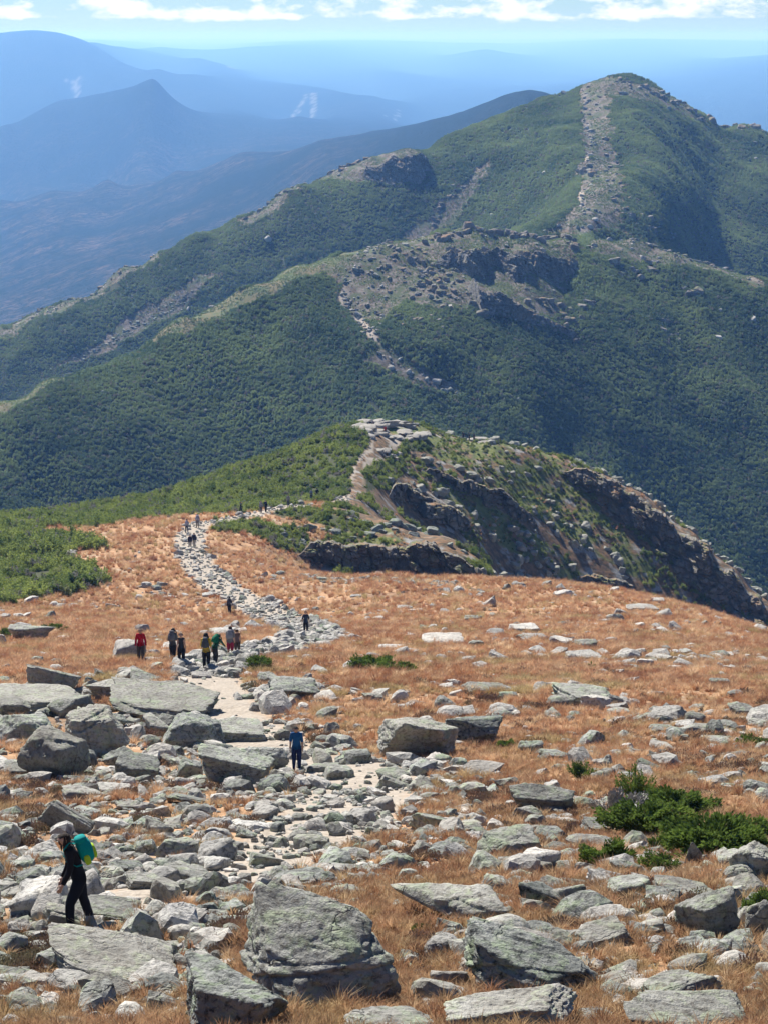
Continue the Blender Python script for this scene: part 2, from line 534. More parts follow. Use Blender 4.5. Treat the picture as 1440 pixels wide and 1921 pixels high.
# ---------------------------------------------------------------- ground cover, worked out on the ground
def poly_mask(u, v, poly):
    poly = np.array(poly, float)
    inside = np.zeros(u.shape, bool)
    n = len(poly)
    for i in range(n):
        x1, y1 = poly[i]; x2, y2 = poly[(i + 1) % n]
        if y1 == y2: continue
        c = ((y1 > v) != (y2 > v)) & (u < (x2 - x1) * (v - y1) / (y2 - y1) + x1)
        inside ^= c
    return inside

def line_dist(x, y, pts):
    """distance on the ground to a polyline; also the index along it"""
    best = np.full(x.shape, 1e9); par = np.zeros(x.shape)
    for i in range(len(pts) - 1):
        ax, ay = pts[i][:2]; bx, by = pts[i + 1][:2]
        dx, dy = bx - ax, by - ay
        t = np.clip(((x - ax) * dx + (y - ay) * dy) / max(dx * dx + dy * dy, 1e-9), 0, 1)
        d = np.hypot(x - ax - t * dx, y - ay - t * dy)
        m = d < best
        best = np.where(m, d, best); par = np.where(m, i + t, par)
    return best, par

TRAIL_PX = [(-40,1668,30,60),(90,1665,30,60),(180,1705,30,60),(300,1680,30,60),(420,1640,30,60),(520,1600,30,80),(600,1555,30,80),(650,1510,40,80),(690,1465,40,90),
  (640,1440,50,90),(590,1440,55,90),(540,1425,55,90),(480,1385,60,95),(430,1335,60,100),(395,1290,70,110),(385,1262,80,130),(420,1240,80,140),(500,1222,90,160),(590,1200,100,180),
  (585,1188,120,190),(540,1165,130,215),(470,1128,150,230),(410,1095,170,240),(375,1065,180,250),(358,1034,200,260),(356,1010,210,270),(372,985,220,285),
  (430,974,230,290),(500,960,240,310),(590,948,270,320),(640,940,280,330),(668,926,290,330),(671,902,300,345),(670,880,310,360),(692,858,315,370),(716,835,325,380),(726,812,335,395),(760,800,345,395)]
TRAIL = [hit(u, v, a, b) for u, v, a, b in TRAIL_PX]
TRAIL2_PX = [(850,736,650,950),(800,715,650,950),(740,690,650,950),(718,660,650,950),(700,630,650,950),(670,595,650,950),(640,560,650,950),(655,520,650,950),(690,490,650,950),(705,462,650,950)]
TRAIL2 = [hit(u, v, a, b) for u, v, a, b in TRAIL2_PX]
TRAIL3_PX = [(1085,440,985,1445),(1110,420,985,1445),(1092,390,985,1445),(1088,365,985,1445),(1106,330,985,1445),(1100,300,985,1445),(1105,265,985,1445),(1098,230,985,1445),(1100,195,985,1445),(1096,165,985,1445)]
TRAIL3 = [hit(u, v, a, b) for u, v, a, b in TRAIL3_PX]

# zones as (min distance, max distance, outline in photo pixels of the ground seen there)
Z_SCRUB = [  # krummholz
 (150,236,[(-60,1045),(60,1040),(120,1048),(170,1062),(190,1095),(140,1112),(60,1128),(-60,1150)]),
 (200,262,[(-60,1000),(100,1000),(190,1022),(200,1035),(120,1040),(60,1050),(-60,1045)]),
 (225,330,[(-60,955),(0,960),(120,945),(200,950),(320,962),(230,985),(110,992),(60,1005),(-60,1010)]),
 (250,335,[(180,950),(330,915),(470,930),(560,935),(560,948),(460,962),(360,963),(300,968)]),
 (240,300,[(395,972),(480,975),(520,985),(580,1000),(600,1040),(540,1040),(470,1000),(400,995)]),
 (240,300,[(505,952),(600,955),(640,970),(700,985),(690,1005),(600,985),(520,970)]),
 (300,430,[(-60,960),(0,962),(200,940),(330,912),(450,870),(560,828),(640,798),(690,815),(700,850),(668,876),(655,915),(600,938),(500,935),(330,940),(-60,990)]),
 (310,420,[(720,820),(800,828),(830,850),(760,848),(730,840)]),
 (310,400,[(690,862),(740,860),(760,885),(735,925),(690,925),(682,890)]),
]
Z_GREEN_MAT = [ # low green mat on the knob's far flank
 (300,440,[(700,800),(780,797),(900,820),(1050,850),(1090,900),(1130,960),(1240,1080),(1200,1090),(1050,1000),(900,900),(780,840)]),
 (255,320,[(620,970),(720,985),(760,1010),(700,1040),(600,1020)]),
 (300,400,[(800,880),(900,930),(1000,1000),(1100,1080),(1060,1090),(930,1020),(850,950)]),
]
Z_BARE2 = [ # heath and rock on the middle ridge
 (690,975,[(600,500),(700,458),(880,424),(1080,440),(1090,510),(1040,600),(990,585),(930,575),(830,580),(760,560),(710,600),(650,585),(630,530)]),
 (650,975,[(700,640),(740,660),(880,735),(860,745),(760,715),(690,680)]),
 (880,1010,[(1080,435),(1200,440),(1280,470),(1440,530),(1440,545),(1300,500),(1200,500),(1120,480)]),
]
Z_BARE3 = [ # ridge line of the mountain
 (990,1450,[(1088,150),(1140,143),(1220,160),(1290,200),(1330,235),(1290,222),(1220,185),(1145,180),(1140,280),(1165,340),(1165,400),(1180,440),(1070,440),(1010,428),(1086,370),(1090,300),(1088,200)]),
 (1000,1450,[(735,445),(800,400),(880,330),(930,290),(900,340),(840,410),(780,445)]),
 (1000,1450,[(440,410),(640,300),(760,262),(800,280),(780,340),(690,340),(600,350),(460,420)]),
 (1000,1450,[(110,700),(240,600),(370,530),(430,520),(340,590),(200,660)]),
 (1000,1450,[(0,620),(230,505),(420,420),(300,490),(120,590),(0,640)]),
]
Z_CREST = [ # open turf along the skyline of the middle ridge
 (650,960,[(-60,765),(0,735),(150,664),(330,590),(480,524),(560,490),(700,450),(700,478),(620,505),(560,528),(480,562),(330,628),(150,702),(60,750),(-60,800)]),
]
def zone(x, y, u, v, zs, soft=0.0):
    m = np.zeros(np.shape(x), bool)
    for lo, hi, poly in zs:
        m |= (y > lo) & (y < hi) & poly_mask(u, v, poly)
    return m

def cover(x, y, z=None, jit=True):
    """cover fractions at ground points: dict of arrays 0..1"""
    x, y = np.asarray(x, float), np.asarray(y, float)
    if z is None: z = height(x, y)
    u, v = project(x, y, z)
    w = fbm2(x, y, 0.02 * 300, 3, 31)
    wob = fbm2(x / np.maximum(y, 5) * 300, np.log(np.maximum(y, 4)) * 60, 6.0, 3, 32)
    uu, vv = u + wob * 16, v + wob * 9
    d1, p1 = line_dist(x, y, TRAIL)
    d2, _ = line_dist(x, y, TRAIL2)
    d3, _ = line_dist(x, y, TRAIL3)
    # width of the worn strip, by stretch of the route
    wid = np.interp(p1, [0, 3, 6, 8, 10, 13, 15, 19, 25, 28, 30, 33, 35, 37], [1.1, 1.3, 1.5, 1.9, 1.9, 1.4, 1.6, 2.2, 1.7, 1.8, 1.2, 0.9, 1.6, 6.0])
    tr = 1 - sstep(0.65, 1.25, d1 / (wid * (1 + 0.35 * w)))
    t2 = 1 - sstep(0.5, 1.2, d2 / (2.1 * (1 + 0.7 * w)))
    t3 = 1 - sstep(0.5, 1.2, d3 / (2.0 * (1 + 0.8 * w)))
    scrub = zone(x, y, uu, vv, Z_SCRUB).astype(float)
    scrub = np.maximum(scrub, ((y > 302) & (y < 470) & (u < 655)).astype(float))
    mat = zone(x, y, uu, vv, Z_GREEN_MAT).astype(float)
    bare = (zone(x, y, uu + wob * 14 + w * 12, vv + wob * 8, Z_BARE2) | zone(x, y, uu + wob * 18 + w * 14, vv + wob * 12, Z_BARE3)).astype(float)
    crest = zone(x, y, uu + wob * 8, vv + wob * 10, Z_CREST).astype(float)
    far = sstep(430, 470, y)
    trail = np.maximum(np.maximum(tr * (y < 440), t2), t3)
    knob = sstep(246, 256, y) * (1 - far) * (1 - scrub) * sstep(575, 640, u)
    forest = far * (1 - bare) * (1 - trail)
    grass = (1 - far) * (1 - scrub) * (1 - knob) * (1 - trail)
    return dict(crest=crest * far, trail=trail, scrub=scrub * (1 - trail), mat=mat, bare=bare * far, forest=forest, grass=grass, knob=knob, u=u, v=v, w=w, d1=d1, p1=p1)
# ---------------------------------------------------------------- ground materials
t = NT('ground_cover')
n_big, n_mid, n_fine = t.noise(0.12, 4), t.noise(1.1, 5), t.noise(7.0, 4)
turf = t.mix(t.ramp(n_mid, .35, .65), (.27, .145, .07), (.52, .31, .17))
turf = t.mix(t.ramp(n_fine, .5, .72), turf, (.30, .24, .15))
turf = t.mix(t.ramp(n_big, .52, .64, 0, .7), turf, (.15, .10, .065))
turf = t.mix(t.ramp(t.noise(.35, 4), .56, .66, 0, .7), turf, (.42, .34, .24))
dirt = t.mix(t.ramp(n_fine, .3, .7), (.29, .245, .195), (.45, .39, .315))
dirt = t.mix(t.ramp(n_mid, .5, .75), dirt, (.34, .30, .25))
c = t.mix(t.attr('trail'), turf, dirt)
heath = t.mix(t.ramp(n_mid, .38, .62), (.085, .07, .045), (.25, .145, .075))
rock = t.mix(t.ramp(n_fine, .35, .65), (.20, .20, .19), (.42, .41, .38))
knob = t.mix(t.ramp(t.noise(.35, 5), .53, .64), heath, rock)
gmat = t.mix(t.ramp(n_mid, .3, .7), (.075, .105, .03), (.19, .20, .06))
knob = t.mix(t.math('MULTIPLY', t.attr('mat'), t.ramp(t.noise(.22, 4), .40, .52)), knob, gmat)
c = t.mix(t.attr('knob'), c, knob)
c = t.mix(t.attr('scrub'), c, t.mix(n_mid, (.03, .038, .02), (.075, .08, .03)))
c = t.mix(t.attr('forest'), c, t.mix(t.ramp(t.noise(.05, 4), .4, .6), (.018, .028, .014), (.04, .052, .022)))
bare = t.mix(t.ramp(t.noise(.3, 6, .75), .42, .60), (.085, .065, .045), (.23, .20, .17))
bare = t.mix(t.ramp(t.noise(.12, 6, .7), .48, .56), bare, (.075, .095, .04))
c = t.mix(t.attr('crest'), c, t.mix(t.ramp(t.noise(.10, 6, .7), .42, .58), (.07, .10, .036), (.15, .125, .065)))
c = t.mix(t.attr('bare'), c, bare)
t.colour(c)
t.bump(t.math('ADD', n_fine, t.math('MULTIPLY', n_mid, 2.0)), .8, .12)
M_GROUND = t.m

t = NT('far_woodland')
b1, b2, b3 = t.noise(.0024, 5, .6), t.noise(.06, 4, .75), t.noise(.011, 4, .65)
t.b.inputs['Specular IOR Level'].default_value = 0.0
ev = t.mix(b2, (.010, .018, .012), (.028, .040, .024))
au = t.mix(b2, (.08, .06, .045), (.21, .155, .115))
w = t.math('MULTIPLY', t.math('MULTIPLY', t.ramp(b1, .38, .58), t.ramp(b3, .38, .6)), t.ramp(b2, .44, .56))
c = t.mix(t.math('MULTIPLY', w, t.attr('autumn')), ev, au)
c = t.mix(t.attr('scar'), c, (.50, .48, .44))
t.colour(c)
t.bump(b2, 1.0, 14.0)
M_FAR = t.m

def grid_faces(na, nl):
    i = np.arange(na * nl).reshape(na, nl)
    return np.stack([i[:-1, :-1].ravel(), i[1:, :-1].ravel(), i[1:, 1:].ravel(), i[:-1, 1:].ravel()], 1)

GC = cover(GX.ravel(), GY.ravel(), GZ.ravel())
bands = [('summit_slope', 4, 246), ('rocky_knob_hill', 246, 500), ('middle_ridge_hill', 500, 1010), ('mountain', 1010, 2250)]
edges = [0] + [int(np.searchsorted(GL, math.log(b[2]))) for b in bands[:-1]] + [NL - 1]
for (nm, _, _), k0, k1 in zip(bands, edges[:-1], edges[1:]):
    sl = np.s_[:, k0:k1 + 1]
    vv = np.stack([GX[sl].ravel(), GY[sl].ravel(), GZ[sl].ravel()], 1)
    me = mesh_np(nm, vv, grid_faces(NA, k1 - k0 + 1))
    for key in ('trail', 'scrub', 'mat', 'bare', 'forest', 'knob', 'crest'):
        a = me.attributes.new(key, 'FLOAT', 'POINT')
        a.data.foreach_set('value', GC[key].reshape(NA, NL)[sl].ravel().astype(np.float32))
    tag(link(nm, me, M_GROUND), kind='structure')

# far valleys and ranges
FA = np.linspace(-0.30, 0.30, 420)
FLn = np.linspace(math.log(2250), math.log(150000), 620)
fa, fl = np.meshgrid(FA, FLn, indexing='ij')
FD = np.exp(fl)
CA_, CL_ = np.linspace(-.32, .32, 360), np.linspace(math.log(2250), math.log(75000), 360)
FT = tps_eval(FFIT, *np.meshgrid(CA_, CL_, indexing='ij'))
fe = bil(FT, CA_, CL_, fa, np.minimum(fl, math.log(75000)))
fx = fa * FD
fz = fe * FD
fz = np.where(FD > 70000, np.minimum(fz, -110.0 - (FD - 70000) * 0.004), fz)
q = fbm2(fa * 60, fl * 9, 1.0, 5, 41, .55)
q2 = 1 - 2 * np.abs(fbm2(fa * 34 + fl * 2, fl * 7, 1.0, 4, 42))
fz = fz + FD * (0.0005 * q + 0.0006 * (q2 - .5)) * np.interp(fl, [math.log(2250), math.log(4000), math.log(9000), math.log(40000), math.log(70000)], [.6, 1.6, 1.0, .35, .1])
fz = np.minimum(fz, 30)
fu, fv = project(fx, FD, fz)
def far_mask(lo, hi, polys):
    m = np.zeros(fa.shape)
    for p in polys:
        wq = fbm2(fa * 300, fl * 200, 2.0, 3, 44)
        m = np.maximum(m, ((FD > lo) & (FD < hi) & poly_mask(fu + 5 * wq, fv + 3 * wq, p)).astype(float))
    return m
scar = far_mask(8800, 11300, [[(136,208),(141,185),(133,160),(122,150),(126,144),(140,155),(148,142),(157,146),(150,165),(146,190),(141,212)],
                              [(545,220),(562,190),(572,178),(580,180),(566,200),(556,220)], [(583,220),(584,176),(594,174),(594,220)],
                              [(738,230),(741,205),(746,206),(744,232)], [(716,228),(719,214),(723,214),(721,228)]])
scar = np.maximum(scar * (.06 + .30 * (fbm2(fa * 900, fl * 500, 1.0, 3, 45) > 0)), .3 * far_mask(13500, 16500, [[(425,124),(450,126),(448,130),(428,128)]]))
autumn = (1 - sstep(5600, 7000, FD) * .8) * (1 - .9 * sstep(520, 760, fu) * (FD < 5200)) * .8
fb = [('valley_terrain', 5750), ('pointed_peak_hill', 9000), ('near_range_hill', 12800), ('second_range_hill', 19000), ('third_range_hill', 30000), ('horizon_terrain', 150001)]
k0 = 0
for nm, hi in fb:
    k1 = min(int(np.searchsorted(FLn, math.log(hi))), len(FLn) - 1)
    sl = np.s_[:, k0:k1 + 1]
    me = mesh_np(nm, np.stack([fx[sl].ravel(), FD[sl].ravel(), fz[sl].ravel()], 1), grid_faces(len(FA), k1 - k0 + 1))
    for key, arr in (('scar', scar), ('autumn', autumn)):
        a = me.attributes.new(key, 'FLOAT', 'POINT'); a.data.foreach_set('value', arr[sl].ravel().astype(np.float32))
    tag(link(nm, me, M_FAR), kind='structure')
    k0 = k1

# ---------------------------------------------------------------- haze: one closed box of air round camera and land
t = bpy.data.materials.new('haze')
t.use_nodes = True
t.node_tree.nodes.clear()
ho = t.node_tree.nodes.new('ShaderNodeOutputMaterial')
hv = t.node_tree.nodes.new('ShaderNodeVolumePrincipled')
hv.inputs['Color'].default_value = (.19, .42, .93, 1)
hv.inputs['Absorption Color'].default_value = (.6, .6, .6, 1)
hv.inputs['Density'].default_value = 1.1e-4
hv.inputs['Anisotropy'].default_value = 0.25
t.node_tree.links.new(hv.outputs[0], ho.inputs['Volume'])
zlo, ztop = float(fz.min()) - 60.0, 45.0
hx, hy0, hy1 = 46000.0, -300.0, 151000.0
hverts = [(x, y, z) for x in (-hx, hx) for y in (hy0, hy1) for z in (zlo, ztop)]
hfaces = [(0, 1, 3, 2), (4, 6, 7, 5), (0, 4, 5, 1), (2, 3, 7, 6), (0, 2, 6, 4), (1, 5, 7, 3)]
me = mesh_np('haze', np.array(hverts), np.array(hfaces), smooth=False)
tag(link('haze', me, t), kind='stuff')
# ---------------------------------------------------------------- rock
def rock_material(name, light, mid, lichen, dark, lich=.5, crack=1.0, ks=1.0, turf=0.0):
    t = NT(name)
    p = t.pos()
    n1, n2, n3 = t.noise(1.6 * ks, 6, .62), t.noise(9 * ks, 6, .68), t.noise(38 * ks, 3, .6)
    c = t.mix(t.ramp(n1, .36, .62), mid, light)
    c = t.mix(t.ramp(t.noise(3.2 * ks, 5, .7, dist=.6), .5, .62, 0, lich), c, lichen)
    c = t.mix(t.ramp(n2, .49, .63, 0, .9), c, dark)
    c = t.mix(t.ramp(n3, .58, .70, 0, .5), c, (.55, .56, .49))
    c = t.mix(t.ramp(t.random(), 0, 1, 0, .35), c, (.44, .38, .31))
    tone = t.ramp(t.math('FRACT', t.math('MULTIPLY', t.random(), 7.31)), 0, 1, .68, 1.18)
    tn = t.node('ShaderNodeCombineXYZ')
    for q_ in range(3): t.l.new(tone, tn.inputs[q_])
    c = t.mix(1.0, c, tn.outputs[0], 'MULTIPLY')
    c = t.mix(t.ramp(t.noise(.9 * ks, 5, .7), .56, .66, 0, .55), c, lichen)
    # thin joints running through the stone
    wv = t.node('ShaderNodeVectorMath', operation='MULTIPLY'); t.l.new(p, wv.inputs[0]); wv.inputs[1].default_value = (.8, .8, 2.2)
    wd = t.node('ShaderNodeVectorMath', operation='ADD'); t.l.new(wv.outputs[0], wd.inputs[0])
    nv = t.node('ShaderNodeTexNoise'); nv.inputs['Scale'].default_value = 1.7 * ks; nv.inputs['Detail'].default_value = 4
    t.l.new(p, nv.inputs['Vector']); sc = t.node('ShaderNodeVectorMath', operation='SCALE'); sc.inputs['Scale'].default_value = 1.1
    t.l.new(nv.outputs['Color'], sc.inputs[0]); t.l.new(sc.outputs[0], wd.inputs[1])
    joint = t.math('MULTIPLY', t.ramp(t.voro(.55 * ks, vec=wd.outputs[0]), .0, .014, 1, 0), t.ramp(t.noise(.7 * ks, 2), .46, .58))
    c = t.mix(t.math('MULTIPLY', joint, .35 * crack), c, (.05, .05, .045))
    if turf:        # heath and sedge rooted on the ledges
        sn = t.node('ShaderNodeSeparateXYZ'); t.l.new(t.node('ShaderNodeNewGeometry').outputs['True Normal'], sn.inputs[0])
        g_ = t.mix(t.ramp(t.noise(1.1 * ks, 3), .4, .6), (.13, .155, .05), (.27, .16, .085))
        c = t.mix(t.math('MULTIPLY', t.ramp(sn.outputs['Z'], .55, .75), t.ramp(t.noise(.8 * ks, 4, .65), .46, .54, 0, turf)), c, g_)
    t.colour(c)
    h = t.math('ADD', t.math('MULTIPLY', n1, 1.2), t.math('MULTIPLY', n2, .55))
    h = t.math('SUBTRACT', h, t.math('MULTIPLY', joint, .35 * crack))
    t.bump(t.math('ADD', h, t.math('MULTIPLY', n3, .12)), .95, .12 / ks)
    t.b.inputs['Roughness'].default_value = .88
    return t.m

M_ROCK = rock_material('lichened_schist', (.37, .38, .35), (.165, .175, .16), (.30, .37, .23), (.035, .04, .038), .8)
M_ROCKP = rock_material('pale_trail_stone', (.58, .56, .51), (.36, .35, .325), (.46, .47, .40), (.12, .118, .11), .3, .6)
M_CLIFF = rock_material('dark_cliff_rock', (.22, .205, .18), (.12, .115, .11), (.14, .16, .09), (.035, .035, .034), .35, 1.4, .45, .9)
M_CLIFF_FAR = rock_material('far_cliff_rock', (.30, .285, .26), (.15, .145, .14), (.17, .185, .12), (.045, .045, .044), .35, 1.6, .16, .8)

_ico = {}
def ico(sub):
    if sub not in _ico:
        bm = bmesh.new()
        bmesh.ops.create_icosphere(bm, subdivisions=sub, radius=1.0)
        v = np.array([x.co[:] for x in bm.verts]); f = np.array([[y.index for y in x.verts] for x in bm.faces])
        bm.free()
        _ico[sub] = (v / np.linalg.norm(v, axis=1)[:, None], f)
    return _ico[sub]

def rock_verts(seed, kind='block', sub=4, rgh=1.0):
    """a broken block of stone, about 2 units across, faceted by planes, its edges worn"""
    r = np.random.default_rng(seed)
    d, f = ico(sub)
    nrm, dist = [], []
    def plane(v, k):
        v = np.array(v, float); nrm.append(v / np.linalg.norm(v)); dist.append(k)
    tl = .10 if kind in ('slab', 'plank') else .22
    for ax in range(3):
        for s in (-1, 1):
            n = np.zeros(3); n[ax] = s
            plane(n + r.normal(0, tl, 3), r.uniform(.72, .95))
    for _ in range({'block': 5, 'slab': 5, 'plank': 4, 'wedge': 3, 'point': 3, 'round': 16}[kind]):
        n = r.normal(0, 1, 3)
        if kind in ('slab', 'plank'): n[2] *= .25
        plane(n, r.uniform(.80, 1.05) if kind != 'round' else r.uniform(.72, .9))
    if kind == 'wedge':
        plane((r.choice((-1, 1)) * .8, r.normal(0, .2), .75), .38); plane((0, -.3, .9), .62)
    if kind == 'point':
        for k in range(4):
            an = k * math.pi / 2 + r.uniform(-.4, .4); plane((math.cos(an), math.sin(an), .55), r.uniform(.42, .55))
    nrm, dist = np.array(nrm), np.array(dist)
    k = {'round': 9, 'plank': 16}.get(kind, 36)
    q = np.maximum(d @ nrm.T / dist, 1e-4)
    rad = (q ** k).sum(1) ** (-1 / k)
    v = d * rad[:, None]
    # chips and layering
    n1 = fbm(v * 1.6 + seed * 3.1, 3, seed)
    n2 = np.abs(fbm(v * 3.4 + seed * 1.7, 3, seed + 5))
    st = np.sign(np.sin((v[:, 2] + .25 * n1) * 11 + seed)) * .012
    chip = np.floor(fbm(v * np.array([1.3, 1.3, 2.6]) + seed, 2, seed + 9) * 5) / 5 * .055
    v = v * (1 + rgh * (.035 * n1 - .07 * (.2 - n2).clip(0) * 3 + st * (sub > 3) + chip))[:, None]
    if sub >= 4:
        # joints: the stone has parted along planes, one side standing back from the other
        for q in range(3 + int(r.integers(3))):
            n = r.normal(0, 1, 3) * np.array([1, 1, .8]); n /= np.linalg.norm(n)
            s = v @ n - r.uniform(-.45, .55) + .07 * fbm(v * 2.2 + q * 5, 3, seed + 20 + q)
            back = r.uniform(.02, .075)
            v = v * (1 - back * sstep(-.02, .02, s))[:, None]
            v = v * (1 - r.uniform(.03, .07) * np.exp(-(s / (.022 if sub >= 5 else .04)) ** 2))[:, None]
    if sub >= 5:
        v = v * (1 + .016 * fbm(v * 11, 4, seed + 3, .6) - .03 * np.clip(np.abs(fbm(v * 5, 3, seed + 33)) * -6 + .5, 0, 1))[:, None]
    return v, f

def rock_mesh(name, seed, kind, sub, mat, rgh=1.0, smooth=True):
    v, f = rock_verts(seed, kind, sub, rgh)
    me = mesh_np(name, v, f, smooth)
    me.materials.append(mat)
    return me

def px_size(p):
    return (p.y * CP - p.z * SP) / F_PX        # metres per photo pixel at a point

def place_px(u, vb, w, h, deep=.8, dmin=20, dmax=320, flat=.45):
    """ground spot and half sizes for a stone that fills w x h photo pixels and sits at (u, vb)"""
    p = hit(u, vb, dmin, dmax)
    m = px_size(p)
    sx = w * m / 2
    sy = max(sx * deep, .05)
    el = -p.z / p.y
    sz = max((h * m / 2 - el * sy * flat) / .94, h * m * .28)
    return p, sx, sy, sz

